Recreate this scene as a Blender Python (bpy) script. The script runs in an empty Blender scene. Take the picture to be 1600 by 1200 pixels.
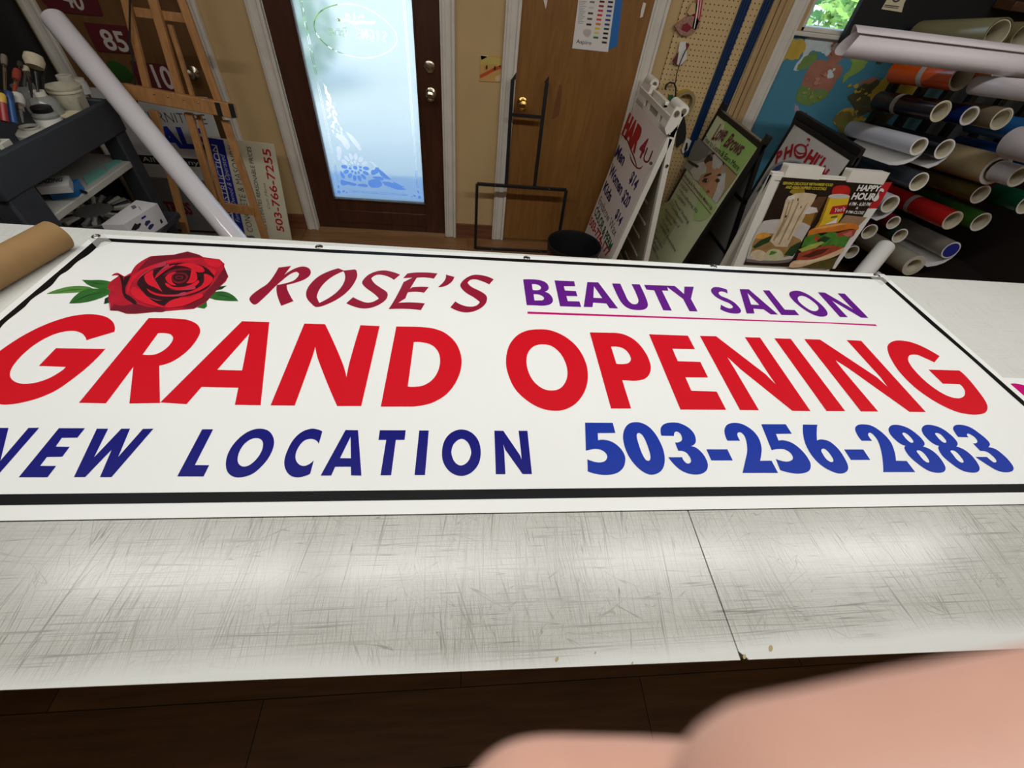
import bpy, math, random
import numpy as np
from mathutils import Vector, Matrix
from mathutils.geometry import tessellate_polygon, delaunay_2d_cdt
random.seed(7)
SC = bpy.context.scene
COL = SC.collection

# ------------------------------------------------------------------ camera
FPX, CAMH = 656.24, 1.67
def _basis(p, r, y):
    cy, sy = math.cos(y), math.sin(y)
    f = Vector((sy*math.cos(p), cy*math.cos(p), -math.sin(p)))
    rt = Vector((cy, -sy, 0)); d = f.cross(rt)
    c, s = math.cos(r), math.sin(r)
    return c*rt+s*d, -s*rt+c*d, f
C_R, C_D, C_F = _basis(math.radians(47.384), math.radians(-7.832), math.radians(9.261))
CAM = Vector((0, 0, CAMH))
cd = bpy.data.cameras.new('camera'); cam = bpy.data.objects.new('camera', cd); COL.objects.link(cam)
cd.sensor_fit = 'HORIZONTAL'; cd.sensor_width = 36.0; cd.lens = 36.0*FPX/1600
cd.clip_start = 0.004
m = Matrix((C_R, -C_D, -C_F)).transposed().to_4x4(); m.translation = CAM
cam.matrix_world = m
cd.dof.use_dof = True; cd.dof.focus_distance = 1.25
cd.dof.aperture_fstop = cd.lens/1000/0.0016
SC.camera = cam
# ------------------------------------------------------------------ view, world, lamps
SC.view_settings.view_transform = 'Standard'; SC.view_settings.look = 'None'
SC.view_settings.gamma = 1; SC.view_settings.exposure = 0; SC.view_settings.use_curve_mapping = False
SC.cycles.use_denoising = True
SC.cycles.max_bounces = 8; SC.cycles.transparent_max_bounces = 12
SC.cycles.sample_clamp_indirect = 6
w = bpy.data.worlds.new('daylight'); SC.world = w; w.use_nodes = True
nt = w.node_tree; bg = nt.nodes['Background']
sky = nt.nodes.new('ShaderNodeTexSky'); sky.sky_type = 'NISHITA'; sky.sun_disc = False
sky.sun_elevation = math.radians(48); sky.sun_rotation = math.radians(200); sky.air_density = 1.0; sky.dust_density = 2.5
nt.links.new(sky.outputs[0], bg.inputs[0]); bg.inputs[1].default_value = 0.75
LAMP_W = 14.5
ROOM_W = 2.0
LAMPS = [(-1.5, .86), (-0.15, .86), (1.2, .86), (2.5, .86)]
BACK_LAMPS = [(-0.8, -1.1), (1.6, -1.1)]
def area(name, x, y, z, sx, sy, watt, parent=None):
    l = bpy.data.lights.new(name, 'AREA'); l.shape = 'RECTANGLE'; l.size = sx; l.size_y = sy
    l.energy = watt; l.color = (1.0, 0.99, 0.97)
    o = bpy.data.objects.new(name, l); COL.objects.link(o)
    o.location = (x, y, z)
    return o
LAMP_OBJS = [area('fluorescent_tube', x, y, 2.66, 1.22, .10, LAMP_W) for x, y in LAMPS] + \
            [area('fluorescent_tube', x, y, 2.66, 1.22, .10, ROOM_W) for x, y in BACK_LAMPS]

# ------------------------------------------------------------------ geometry helpers
def ray(px, py):
    return C_R*((px-800)/FPX) + C_D*((py-600)/FPX) + C_F
def atz(px, py, z):
    d = ray(px, py); return CAM + d*((z-CAMH)/d.z)
def aty(px, py, y):
    d = ray(px, py); return CAM + d*(y/d.y)
def atx(px, py, x):
    d = ray(px, py); return CAM + d*(x/d.x)
CROP = dict(I=(0,0,1), A=(0,480,6.1538), B=(240,490,6.1538), C=(480,490,6.1538), D=(780,500,6.1538), E=(1020,510,6.1538),
  F=(1240,510,5), G=(1300,380,4), H=(0,655,6.6667), J=(260,655,6.1538), K=(500,655,4.70588), P=(900,650,6.4), Q=(1120,650,6.6667),
  R=(1330,650,5.9259), S=(780,380,7.5), T=(940,430,7.2727), U=(1100,430,5.7143), V=(360,360,7.5), W=(540,400,6.4),
  X=(160,385,7.619), Y=(60,380,4.8485), Z=(0,340,6), a=(900,100,7.5), b=(900,240,7.06), c=(1040,150,8.5706), d=(1000,270,8),
  e=(1150,170,6.316), f=(1130,260,5.926), g=(1300,0,5.3333), h=(1300,200,5), i=(980,0,5.3333), k=(400,0,3), l=(0,0,3),
  m=(1100,0,2.728), n=(180,0,6.665), q=(220,150,5.219), r=(60,0,7.5), s=(0,60,7.06), t=(0,200,7.06), u=(120,260,7.619), v=(740,0,2.857))
def trace(s, seg=6):
    """outline measured on the photograph -> closed polyline; x,y is a corner, x,y~ a smooth point"""
    pts, sm, cr = [], [], CROP['I']
    for tok in s.split():
        if tok in CROP: cr = CROP[tok]; continue
        q = tok.endswith('~'); x, y = tok.rstrip('~').split(',')
        pts.append(np.array((cr[0]+float(x)/cr[2], cr[1]+float(y)/cr[2]))); sm.append(q)
    n = len(pts); out = []
    for k in range(n):
        p0, p1 = pts[k], pts[(k+1) % n]; s0, s1 = sm[k], sm[(k+1) % n]
        if not s0 and not s1: out.append(p0); continue
        L = np.hypot(*(p1-p0))
        def tan(j):
            t = pts[(j+1) % n]-pts[j-1]; return t/max(np.hypot(*t), 1e-9)*L
        m0 = tan(k) if s0 else None; m1 = tan((k+1) % n) if s1 else None
        if m0 is None: m0 = 2*(p1-p0)-m1
        if m1 is None: m1 = 2*(p1-p0)-m0
        for t in np.linspace(0, 1, seg, endpoint=False):
            a, b = t*t, t*t*t
            out.append((2*b-3*a+1)*p0+(b-2*a+t)*m0+(3*a-2*b)*p1+(b-a)*m1)
    return out
class Fr:
    """a flat face in the room: origin, right and up directions"""
    def __init__(s, o, u, v):
        s.o = Vector(o); s.u = Vector(u).normalized(); v = Vector(v)
        s.v = (v - s.u*v.dot(s.u)).normalized(); s.n = s.u.cross(s.v)
    def at(s, a, b, l=0): return s.o + s.u*a + s.v*b + s.n*l
    def px(s, x, y):
        d = ray(x, y); t = (s.o-CAM).dot(s.n)/d.dot(s.n); p = CAM+d*t-s.o
        return p.dot(s.u), p.dot(s.v)
    def tr(s, txt): return [s.px(*p) for p in trace(txt)]

# ------------------------------------------------------------------ materials
MATS = {}
def lin(c):
    c = c/255
    return c/12.92 if c <= .04045 else ((c+.055)/1.055)**2.4
def rgb(c): return tuple(lin(x) for x in c)+(1,)
def mat(key, c=None, rough=.5, metal=0, var=0, scale=30, bump=0, spec=.5, coat=0, alpha=1, trans=0):
    if key in MATS: return MATS[key]
    M = bpy.data.materials.new(key); M.use_nodes = True; MATS[key] = M
    t = M.node_tree; b = t.nodes['Principled BSDF']
    b.inputs['Base Color'].default_value = rgb(c); b.inputs['Roughness'].default_value = rough
    b.inputs['Metallic'].default_value = metal; b.inputs['Specular IOR Level'].default_value = spec
    b.inputs['Coat Weight'].default_value = coat; b.inputs['Alpha'].default_value = alpha
    b.inputs['Transmission Weight'].default_value = trans
    if var or bump:
        tc = t.nodes.new('ShaderNodeTexCoord'); no = t.nodes.new('ShaderNodeTexNoise')
        no.inputs['Scale'].default_value = scale; no.inputs['Detail'].default_value = 5
        t.links.new(tc.outputs['Object'], no.inputs['Vector'])
        if var:
            mx = t.nodes.new('ShaderNodeMix'); mx.data_type = 'RGBA'
            mx.inputs[6].default_value = rgb([x*(1-var) for x in c]); mx.inputs[7].default_value = rgb([min(255, x*(1+var)) for x in c])
            t.links.new(no.outputs[0], mx.inputs[0]); t.links.new(mx.outputs[2], b.inputs['Base Color'])
        if bump:
            bp = t.nodes.new('ShaderNodeBump'); bp.inputs['Strength'].default_value = bump; bp.inputs['Distance'].default_value = .002
            t.links.new(no.outputs[0], bp.inputs['Height']); t.links.new(bp.outputs[0], b.inputs['Normal'])
    return M
def wood(key, c1, c2, rough=.45, sc=(1, 1, 1), dist=2.0, coat=0):
    if key in MATS: return MATS[key]
    M = bpy.data.materials.new(key); M.use_nodes = True; MATS[key] = M
    t = M.node_tree; b = t.nodes['Principled BSDF']; b.inputs['Roughness'].default_value = rough; b.inputs['Coat Weight'].default_value = coat
    tc = t.nodes.new('ShaderNodeTexCoord'); mp = t.nodes.new('ShaderNodeMapping'); mp.inputs['Scale'].default_value = sc
    no = t.nodes.new('ShaderNodeTexNoise'); no.inputs['Scale'].default_value = 3; no.inputs['Detail'].default_value = 8; no.inputs['Distortion'].default_value = dist
    rp = t.nodes.new('ShaderNodeValToRGB'); rp.color_ramp.elements[0].position = .3; rp.color_ramp.elements[1].position = .7
    rp.color_ramp.elements[0].color = rgb(c1); rp.color_ramp.elements[1].color = rgb(c2)
    t.links.new(tc.outputs['Object'], mp.inputs[0]); t.links.new(mp.outputs[0], no.inputs['Vector'])
    t.links.new(no.outputs[0], rp.inputs[0]); t.links.new(rp.outputs[0], b.inputs['Base Color'])
    return M

# ------------------------------------------------------------------ mesh builder
ORG = {}
class MB:
    def __init__(s): s.v, s.f, s.mi, s.ms = [], [], [], []
    def add(s, vs, fs, m):
        if m not in s.ms: s.ms.append(m)
        i = s.ms.index(m); n = len(s.v); s.v += [Vector(p) for p in vs]
        for f in fs: s.f.append([n+j for j in f]); s.mi.append(i)
        return s
    def obox(s, o, ex, ey, ez, m):
        o, ex, ey, ez = map(Vector, (o, ex, ey, ez))
        if ex.cross(ey).dot(ez) < 0: o = o+ez; ez = -ez
        vs = [o, o+ex, o+ex+ey, o+ey, o+ez, o+ex+ez, o+ex+ey+ez, o+ey+ez]
        return s.add(vs, [(3,2,1,0), (4,5,6,7), (0,1,5,4), (1,2,6,5), (2,3,7,6), (3,0,4,7)], m)
    def box(s, a, b, m):
        a = Vector(a); b = Vector(b)
        return s.obox(a, (b.x-a.x,0,0), (0,b.y-a.y,0), (0,0,b.z-a.z), m)
    def bar(s, p, q, w, h, m, up=(0,0,1)):
        p, q = Vector(p), Vector(q); d = (q-p).normalized(); up = Vector(up)
        if abs(d.dot(up)) > .95: up = Vector((0,1,0)) if abs(d.y) < .9 else Vector((1,0,0))
        x = d.cross(up).normalized(); y = x.cross(d)
        return s.obox(p-x*w/2-y*h/2, x*w, y*h, q-p, m)
    def cyl(s, p, q, r0, r1, m, n=24, caps=(1, 1), inner=0, mi=None):
        p, q = Vector(p), Vector(q); d = (q-p).normalized()
        x = d.orthogonal().normalized(); y = d.cross(x)
        ring = lambda c, r: [c+x*r*math.cos(2*math.pi*k/n)+y*r*math.sin(2*math.pi*k/n) for k in range(n)]
        vs = ring(p, r0)+ring(q, r1)
        fs = [(k, (k+1) % n, n+(k+1) % n, n+k) for k in range(n)]
        if inner:
            s.add(vs, fs, m)
            v2 = ring(p, r0*inner)+ring(q, r1*inner)
            s.add(v2, [tuple(reversed(f)) for f in fs], mi or m)
            s.add(ring(q, r1)+ring(q, r1*inner), fs, mi or m)
            s.add(ring(p, r0)+ring(p, r0*inner), [tuple(reversed(f)) for f in fs], mi or m)
            return s
        if caps[0]: fs.append(tuple(reversed(range(n))))
        if caps[1]: fs.append(tuple(range(n, 2*n)))
        return s.add(vs, fs, m)
    def lathe(s, base, prof, m, n=28, axis=(0,0,1), closed=False):
        base = Vector(base); d = Vector(axis).normalized(); x = d.orthogonal().normalized(); y = d.cross(x)
        vs = []
        for r, z in prof:
            for k in range(n):
                a = 2*math.pi*k/n; vs.append(base+d*z+x*r*math.cos(a)+y*r*math.sin(a))
        fs = []
        for j in range(len(prof)-1):
            for k in range(n):
                fs.append((j*n+k, j*n+(k+1) % n, (j+1)*n+(k+1) % n, (j+1)*n+k))
        return s.add(vs, fs, m)
    def ball(s, c, r, m, n=16, sq=(1,1,1)):
        c = Vector(c); prof = [(max(1e-4, math.sin(math.pi*j/10)), -math.cos(math.pi*j/10)) for j in range(11)]
        vs, fs = [], []
        for rr, z in prof:
            for k in range(n):
                a = 2*math.pi*k/n; vs.append(c+Vector((rr*math.cos(a)*r*sq[0], rr*math.sin(a)*r*sq[1], z*r*sq[2])))
        for j in range(10):
            for k in range(n): fs.append((j*n+k, j*n+(k+1) % n, (j+1)*n+(k+1) % n, (j+1)*n+k))
        return s.add(vs, fs, m)
    def tube(s, pts, r, m, n=10, rs=None):
        pts = [Vector(p) for p in pts]; vs = []; px = None
        for k, p in enumerate(pts):
            d = (pts[min(k+1, len(pts)-1)]-pts[max(k-1, 0)]).normalized()
            x = d.orthogonal().normalized() if px is None else (px-d*px.dot(d)).normalized()
            px = x; y = d.cross(x); rr = rs[k] if rs else r
            vs += [p+x*rr*math.cos(2*math.pi*j/n)+y*rr*math.sin(2*math.pi*j/n) for j in range(n)]
        fs = [(k*n+j, k*n+(j+1) % n, (k+1)*n+(j+1) % n, (k+1)*n+j) for k in range(len(pts)-1) for j in range(n)]
        fs += [tuple(reversed(range(n))), tuple(range((len(pts)-1)*n, len(pts)*n))]
        return s.add(vs, fs, m)
    def flat(s, fr, loops, m, lift=0.0006, thick=0, cdt=False):
        if loops and not hasattr(loops[0][0], '__len__'): loops = [loops]
        pts = [p for L in loops for p in L]
        if cdt:
            fcs, n0 = [], 0
            for L in loops:
                ar = sum(L[k-1][0]*L[k][1]-L[k][0]*L[k-1][1] for k in range(len(L)))
                idx = list(range(n0, n0+len(L))); fcs.append(idx if ar > 0 else idx[::-1]); n0 += len(L)
            vo, _, fo, _, _, of = delaunay_2d_cdt([Vector(p) for p in pts], [], fcs, 1, 1e-6)
            tri = [f for f, o_ in zip(fo, of) if list(o_) == [0]]; pts = [(v_.x, v_.y) for v_ in vo]
        else: tri = tessellate_polygon([[Vector((a, b, 0)) for a, b in L] for L in loops])
        good = []
        for t in tri:
            (x0,y0),(x1,y1),(x2,y2) = (pts[j] for j in t)
            good.append(t if (x1-x0)*(y2-y0)-(x2-x0)*(y1-y0) > 0 else t[::-1])
        s.add([fr.at(a, b, lift) for a, b in pts], good, m)
        if thick:
            s.add([fr.at(a, b, lift-thick) for a, b in pts], [g[::-1] for g in good], m)
            for L in loops:
                n = len(L); ar = sum(L[k][0]*L[(k+1) % n][1]-L[(k+1) % n][0]*L[k][1] for k in range(n))
                vs = [fr.at(a, b, lift) for a, b in L]+[fr.at(a, b, lift-thick) for a, b in L]
                fs = [(n+k, n+(k+1) % n, (k+1) % n, k) for k in range(n)]
                s.add(vs, fs if ar > 0 else [f[::-1] for f in fs], m)
        return s
    def rect(s, fr, a0, b0, a1, b1, m, lift=.0006, thick=0):
        return s.flat(fr, [(a0,b0),(a1,b0),(a1,b1),(a0,b1)], m, lift, thick)
    def build(s, name, parent=None, org=None, smooth=40, bevel=0):
        if parent is not None: og = ORG[parent.name]
        else: og = Vector(org) if org is not None else Vector((0,0,0))
        me = bpy.data.meshes.new(name)
        me.from_pydata([tuple(p-og) for p in s.v], [], s.f)
        for mm in s.ms: me.materials.append(mm)
        me.polygons.foreach_set('material_index', s.mi)
        if smooth:
            me.polygons.foreach_set('use_smooth', [True]*len(me.polygons))
            me.set_sharp_from_angle(angle=math.radians(smooth))
        me.update()
        o = bpy.data.objects.new(name, me); COL.objects.link(o)
        if parent is not None: o.parent = parent
        else: o.location = og
        ORG[o.name] = og
        if bevel:
            bv = o.modifiers.new('bevel', 'BEVEL'); bv.width = bevel; bv.segments = 2; bv.limit_method = 'ANGLE'
        return o
def tag(o, label, cat, group=None):
    o['label'] = label; o['category'] = cat
    if group: o['group'] = group
    return o
def thing(name, label, cat, loc, group=None):
    o = bpy.data.objects.new(name, None); COL.objects.link(o); o.location = loc; o.empty_display_size = .05
    ORG[o.name] = Vector(loc); return tag(o, label, cat, group)
def struct(o): o['kind'] = 'structure'; return o
def S1(name, mb, parent=None, **k):
    o = mb.build(name, parent, **k)
    if parent is None: o['kind'] = 'structure'
    return o
# lettering: the built-in typeface as flat shapes on a face
_TX = {}
def glyphs(txt, off=0.0, shear=0.0, sp=1.0):
    key = (txt, off, shear, sp)
    if key not in _TX:
        cu = bpy.data.curves.new('t', 'FONT'); cu.body = txt; cu.offset = off; cu.shear = shear; cu.space_character = sp; cu.resolution_u = 3
        o = bpy.data.objects.new('t', cu); COL.objects.link(o)
        dg = bpy.context.evaluated_depsgraph_get(); me = bpy.data.meshes.new_from_object(o.evaluated_get(dg))
        vs = [(v.co.x, v.co.y) for v in me.vertices]; fs = [tuple(p.vertices) for p in me.polygons]
        bpy.data.objects.remove(o); bpy.data.curves.remove(cu); bpy.data.meshes.remove(me)
        xs = [p[0] for p in vs]
        _TX[key] = (vs, fs, min(xs), max(xs))
    return _TX[key]
CAPH = .729
def text(mb, fr, s, p, q, h, m, lift=.001, off=0.0, shear=0.0, cap=CAPH, sp=1.0):
    """text s with its baseline running from p to q (face coordinates), cap height h"""
    vs, fs, x0, x1 = glyphs(s, off, shear, sp)
    p, q = np.array(p), np.array(q); L = np.hypot(*(q-p)); d = (q-p)/L; nrm = np.array((-d[1], d[0]))
    out = []
    for x, y in vs:
        a = p + d*((x-x0)/(x1-x0)*L) + nrm*(y/cap*h); out.append(fr.at(a[0], a[1], lift))
    good = []
    for f in fs:
        (ax,ay),(bx,by),(cx,cy) = (vs[j] for j in f[:3])
        good.append(f if (bx-ax)*(cy-ay)-(cx-ax)*(by-ay) > 0 else f[::-1])
    mb.add(out, good, m)
def tpx(mb, fr, s, c, L, Rr, T, m, **k):
    """same, the baseline ends and the top of the first letter measured on the photograph"""
    cr = CROP[c]; g = lambda p: np.array(fr.px(cr[0]+p[0]/cr[2], cr[1]+p[1]/cr[2]))
    a, b, t = g(L), g(Rr), g(T); d = (b-a)/np.hypot(*(b-a))
    text(mb, fr, s, a, b, abs((t-a)@np.array((-d[1], d[0]))), m, **k)
# ================================================================== the room
YW = 3.06
def tex_floor():
    M = bpy.data.materials.new('laminate planks'); M.use_nodes = True; t = M.node_tree; b = t.nodes['Principled BSDF']
    tc = t.nodes.new('ShaderNodeTexCoord')
    br = t.nodes.new('ShaderNodeTexBrick'); br.inputs['Scale'].default_value = 1; br.inputs['Mortar Size'].default_value = .0015
    br.inputs['Brick Width'].default_value = 1.2; br.inputs['Row Height'].default_value = .19
    br.inputs['Color1'].default_value = rgb((132,94,58)); br.inputs['Color2'].default_value = rgb((110,74,44)); br.inputs['Mortar'].default_value = rgb((40,24,14))
    mp = t.nodes.new('ShaderNodeMapping'); mp.inputs['Scale'].default_value = (1.2, 14, 1)
    no = t.nodes.new('ShaderNodeTexNoise'); no.inputs['Scale'].default_value = 3; no.inputs['Detail'].default_value = 8
    mx = t.nodes.new('ShaderNodeMix'); mx.data_type = 'RGBA'; mx.blend_type = 'OVERLAY'; mx.inputs[0].default_value = .55
    t.links.new(tc.outputs['Object'], br.inputs['Vector']); t.links.new(tc.outputs['Object'], mp.inputs[0]); t.links.new(mp.outputs[0], no.inputs['Vector'])
    t.links.new(br.outputs[0], mx.inputs[6]); t.links.new(no.outputs[0], mx.inputs[7]); t.links.new(mx.outputs[2], b.inputs['Base Color'])
    b.inputs['Roughness'].default_value = .4
    return M
wallp = mat('tan wall paint', (194,166,118), .7, var=.04, scale=6, bump=.15)
white_trim = mat('worn white trim paint', (214,208,196), .45, var=.07, scale=12)
plaster = mat('ceiling plaster', (225,222,214), .8)
RX0, RX1, RY0, ZC = -3.15, 4.3, -2.6, 2.75
S1('floor', MB().box((RX0-.1, RY0-.1, -.1), (RX1+.1, YW+.12, 0), tex_floor()))
S1('ceiling', MB().box((RX0-.1, RY0-.1, ZC), (RX1+.1, YW+.12, ZC+.1), plaster))
D1 = (-1.108, -.178); WN = (1.90, 3.0, 1.405, 2.35)
wb = MB()
for x0, x1, z0, z1 in ((RX0-.1, D1[0]-.015, 0, ZC), (D1[0]-.015, D1[1]+.015, 2.09, ZC), (D1[1]+.015, WN[0], 0, ZC), (WN[0], WN[1], 0, WN[2]), (WN[0], WN[1], WN[3], ZC), (WN[1], RX1+.1, 0, ZC)):
    wb.box((x0, YW, z0), (x1, YW+.12, z1), wallp)
S1('wall_back', wb)
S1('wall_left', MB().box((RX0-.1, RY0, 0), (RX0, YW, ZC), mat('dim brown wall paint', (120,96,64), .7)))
S1('wall_right', MB().box((RX1, RY0, 0), (RX1+.1, YW, ZC), wallp))
S1('wall_front', MB().box((RX0-.1, RY0-.1, 0), (RX1+.1, RY0, ZC), wallp))
bbw = wood('brown base board', (96,58,38), (132,84,56), .4, (1,8,8))
for x0, x1 in ((-3.1,-2.32), (-1.44,-1.19), (-.096,.179), (1.075,1.78)):
    S1('baseboard_back', MB().box((x0, YW-.014, 0), (x1, YW, .105), bbw).box((x0, YW-.022, 0), (x1, YW, .018), bbw))
def casing(x0, x1, z1, name='trim_1', y=YW):
    mb = MB().box((x0, y-.022, 0), (x1, y, z1), white_trim)
    w_ = x1-x0
    mb.box((x0+.012, y-.028, 0), (x0+w_*.36, y-.02, z1), white_trim).box((x1-.018, y-.032, 0), (x1, y-.02, z1), white_trim)
    return S1(name, mb, bevel=.003)
casing(-1.19, -1.108, 2.15, 'trim_1'); casing(-.178, -.096, 2.15, 'trim_2')
casing(.179, .266, 2.15, 'trim_3'); casing(.99, 1.078, 2.15, 'trim_4')
casing(-2.315, -2.23, 2.15, 'trim_5'); casing(-1.515, -1.44, 2.15, 'trim_6')
S1('trim_7', MB().box((-1.19, YW-.022, 2.09), (-.096, YW, 2.17), white_trim))
# ------------------------------------------------------------------ the glazed entrance door
dk = wood('dark stained door wood', (58,33,22), (78,45,29), .35, (6,6,1), 1.5)
steel = mat('brushed nickel', (190,180,160), .25, 1); brass = mat('brass', (200,160,90), .25, 1)
GX0, GX1, GZ0, GZ1 = -.957, -.325, .238, 1.93
d1 = thing('door_1', 'dark brown wooden entrance door with tall frosted glass pane', 'door', (-.643, YW+.03, 0)); struct(d1)
ya, yb = YW+.005, YW+.05
fr_ = MB().box((D1[0], ya, .012), (GX0, yb, 2.08), dk).box((GX1, ya, .012), (D1[1], yb, 2.08), dk)
fr_.box((GX0, ya, .012), (GX1, yb, GZ0), dk).box((GX0, ya, GZ1), (GX1, yb, 2.08), dk)
fr_.build('door_frame', d1, bevel=.003)
bead = MB()
for a, b in (((GX0-.012, GZ0-.012), (GX1+.012, GZ0)), ((GX0-.012, GZ1), (GX1+.012, GZ1+.012)), ((GX0-.012, GZ0), (GX0, GZ1)), ((GX1, GZ0), (GX1+.012, GZ1))):
    bead.box((a[0], ya-.008, a[1]), (b[0], ya+.004, b[1]), dk)
bead.box((GX0-.01, ya-.004, .06), (GX1+.01, ya+.002, .155), dk)
bead.build('moulding', d1, bevel=.003)
def glass_mats():
    M = bpy.data.materials.new('frosted film'); M.use_nodes = True; t = M.node_tree; t.nodes.remove(t.nodes['Principled BSDF'])
    tr = t.nodes.new('ShaderNodeBsdfTranslucent'); tr.inputs[0].default_value = (.88,.96,.95,1)
    rf = t.nodes.new('ShaderNodeBsdfRefraction'); rf.inputs['Color'].default_value = (.88,.97,.96,1); rf.inputs['Roughness'].default_value = .32; rf.inputs['IOR'].default_value = 1.12
    mx = t.nodes.new('ShaderNodeMixShader'); mx.inputs[0].default_value = .45
    gl = t.nodes.new('ShaderNodeBsdfGlossy'); gl.inputs['Roughness'].default_value = .35
    m2 = t.nodes.new('ShaderNodeMixShader'); m2.inputs[0].default_value = .04
    t.links.new(tr.outputs[0], mx.inputs[1]); t.links.new(rf.outputs[0], mx.inputs[2]); t.links.new(mx.outputs[0], m2.inputs[1]); t.links.new(gl.outputs[0], m2.inputs[2])
    t.links.new(m2.outputs[0], t.nodes['Material Output'].inputs[0])
    G = bpy.data.materials.new('clear glass'); G.use_nodes = True; t = G.node_tree; t.nodes.remove(t.nodes['Principled BSDF'])
    a = t.nodes.new('ShaderNodeBsdfTransparent'); a.inputs[0].default_value = (.95,.98,.97,1); g = t.nodes.new('ShaderNodeBsdfGlossy'); g.inputs['Roughness'].default_value = .02
    fz = t.nodes.new('ShaderNodeFresnel'); mx = t.nodes.new('ShaderNodeMixShader'); t.links.new(fz.outputs[0], mx.inputs[0])
    t.links.new(a.outputs[0], mx.inputs[1]); t.links.new(g.outputs[0], mx.inputs[2]); t.links.new(mx.outputs[0], t.nodes['Material Output'].inputs[0])
    return M, G
FROST, CLEAR = glass_mats()
MB().box((GX0, YW+.028, GZ0), (GX1, YW+.033, GZ1), CLEAR).build('glass_pane', d1)
gf = Fr((0, YW+.026, 0), (1,0,0), (0,0,1))
def ell(cx, cy, rx, ry, n=40, rot=0):
    c, s = math.cos(rot), math.sin(rot)
    return [(cx+rx*math.cos(t)*c-ry*math.sin(t)*s, cy+rx*math.cos(t)*s+ry*math.sin(t)*c) for t in np.linspace(0, 2*math.pi, n, endpoint=False)]
def strip(p, q, w_):
    p, q = np.array(p), np.array(q); d = (q-p)/np.hypot(*(q-p)); n_ = np.array((-d[1], d[0]))*w_/2
    return [tuple(p-n_), tuple(q-n_), tuple(q+n_), tuple(p+n_)]
holes = []
# etched lines around the pane, two each side, left clear in the frosting
for o_, w_ in ((.040, .0022), (.049, .0022)):
    holes += [strip((GX0+o_, GZ0+.1), (GX0+o_, 1.85), w_), strip((GX1-o_, GZ0+.1), (GX1-o_, 1.85), w_), strip((GX0+.11, GZ0+o_), (GX1-.11, GZ0+o_), w_)]
for sx in (1, -1):
    cx = GX0+.034 if sx > 0 else GX1-.034
    holes += [ell(cx, GZ0+.034, .012, .012, 16), ell(cx+sx*.034, GZ0+.042, .011, .006, 14, .5*sx), ell(cx+sx*.006, GZ0+.072, .006, .013, 14, -.3*sx), ell(cx+sx*.055, GZ0+.036, .007, .004, 12)]
# big corner ornament: flower, scrolls and a climbing vine
fc = gf.px(555, 262); 
for k in range(14):
    a = 2*math.pi*k/14; holes.append(ell(fc[0]+.072*math.cos(a), fc[1]+.072*math.sin(a), .021, .0125, 12, a))
for k in range(10):
    a = 2*math.pi*k/10+.2; holes.append(ell(fc[0]+.036*math.cos(a), fc[1]+.036*math.sin(a), .0105, .0085, 10, a))
holes.append(ell(fc[0], fc[1], .014, .014, 14))
for s_ in ("k 370,640 395,630~ 425,650~ 440,690~ 425,700~ 400,665~", "k 420,615 455,640~ 485,680~ 490,705~ 470,690~ 440,650~", "k 375,690 395,690~ 400,720~ 388,750~ 380,720~",
           "k 535,755 565,775~ 580,800~ 570,812~ 545,820~ 540,800~ 555,795~ 560,785~ 545,770~", "k 575,790 605,815~ 635,842 600,835~ 580,815~", "k 590,850 640,858~ 690,882 640,880~ 605,868~",
           "k 525,850 560,840~ 590,855~ 585,875~ 545,880~ 530,870~", "k 400,840 425,850~ 470,862~ 465,872~ 430,866~ 402,868~", "k 395,800 410,815~ 415,835~ 400,830~", "k 470,868 500,862~ 525,872~ 500,876~",
           "k 610,862 650,868~ 705,888 650,886~", "k 545,830 575,828~ 600,840~ 575,845~", "k 640,850 670,864~ 700,880 665,872~"):
    holes.append(gf.tr(s_))
rr = random.Random(3)
for k in range(46):       # vine of small leaves up the left side
    t_ = (k+.5)/46; yk = 395+t_*240; wk = 6+62*t_**1.1; xk = 318+t_*34+rr.random()*wk
    x_, z_ = gf.px(400+xk/3, yk/3); holes.append(ell(x_, z_, .0035+.006*t_*rr.random()+.001, .008+.007*rr.random(), 8, rr.uniform(-.9,.9)))
oval_o = gf.tr("k 270,120~ 292,60~ 360,24~ 445,17~ 530,42~ 610,98~ 659,160~ 655,212~ 603,254~ 530,273~ 450,266~ 360,234~ 297,180~")
cxo = sum(p[0] for p in oval_o)/len(oval_o); cyo = sum(p[1] for p in oval_o)/len(oval_o)
oval_i = [(cxo+(a-cxo)*.977, cyo+(b-cyo)*.962) for a, b in oval_o]
isl = [gf.tr(s_) for s_ in ("k 372,84 395,90 430,87 462,101 495,95 530,101 560,97 557,111 530,114 495,110 462,119 430,101 395,103 376,96", "k 456,90 461,54 468,90 462,97", "k 446,84 432,75 412,80 418,62 436,66", "k 477,88 490,78 508,86 502,68 486,70")]
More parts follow.
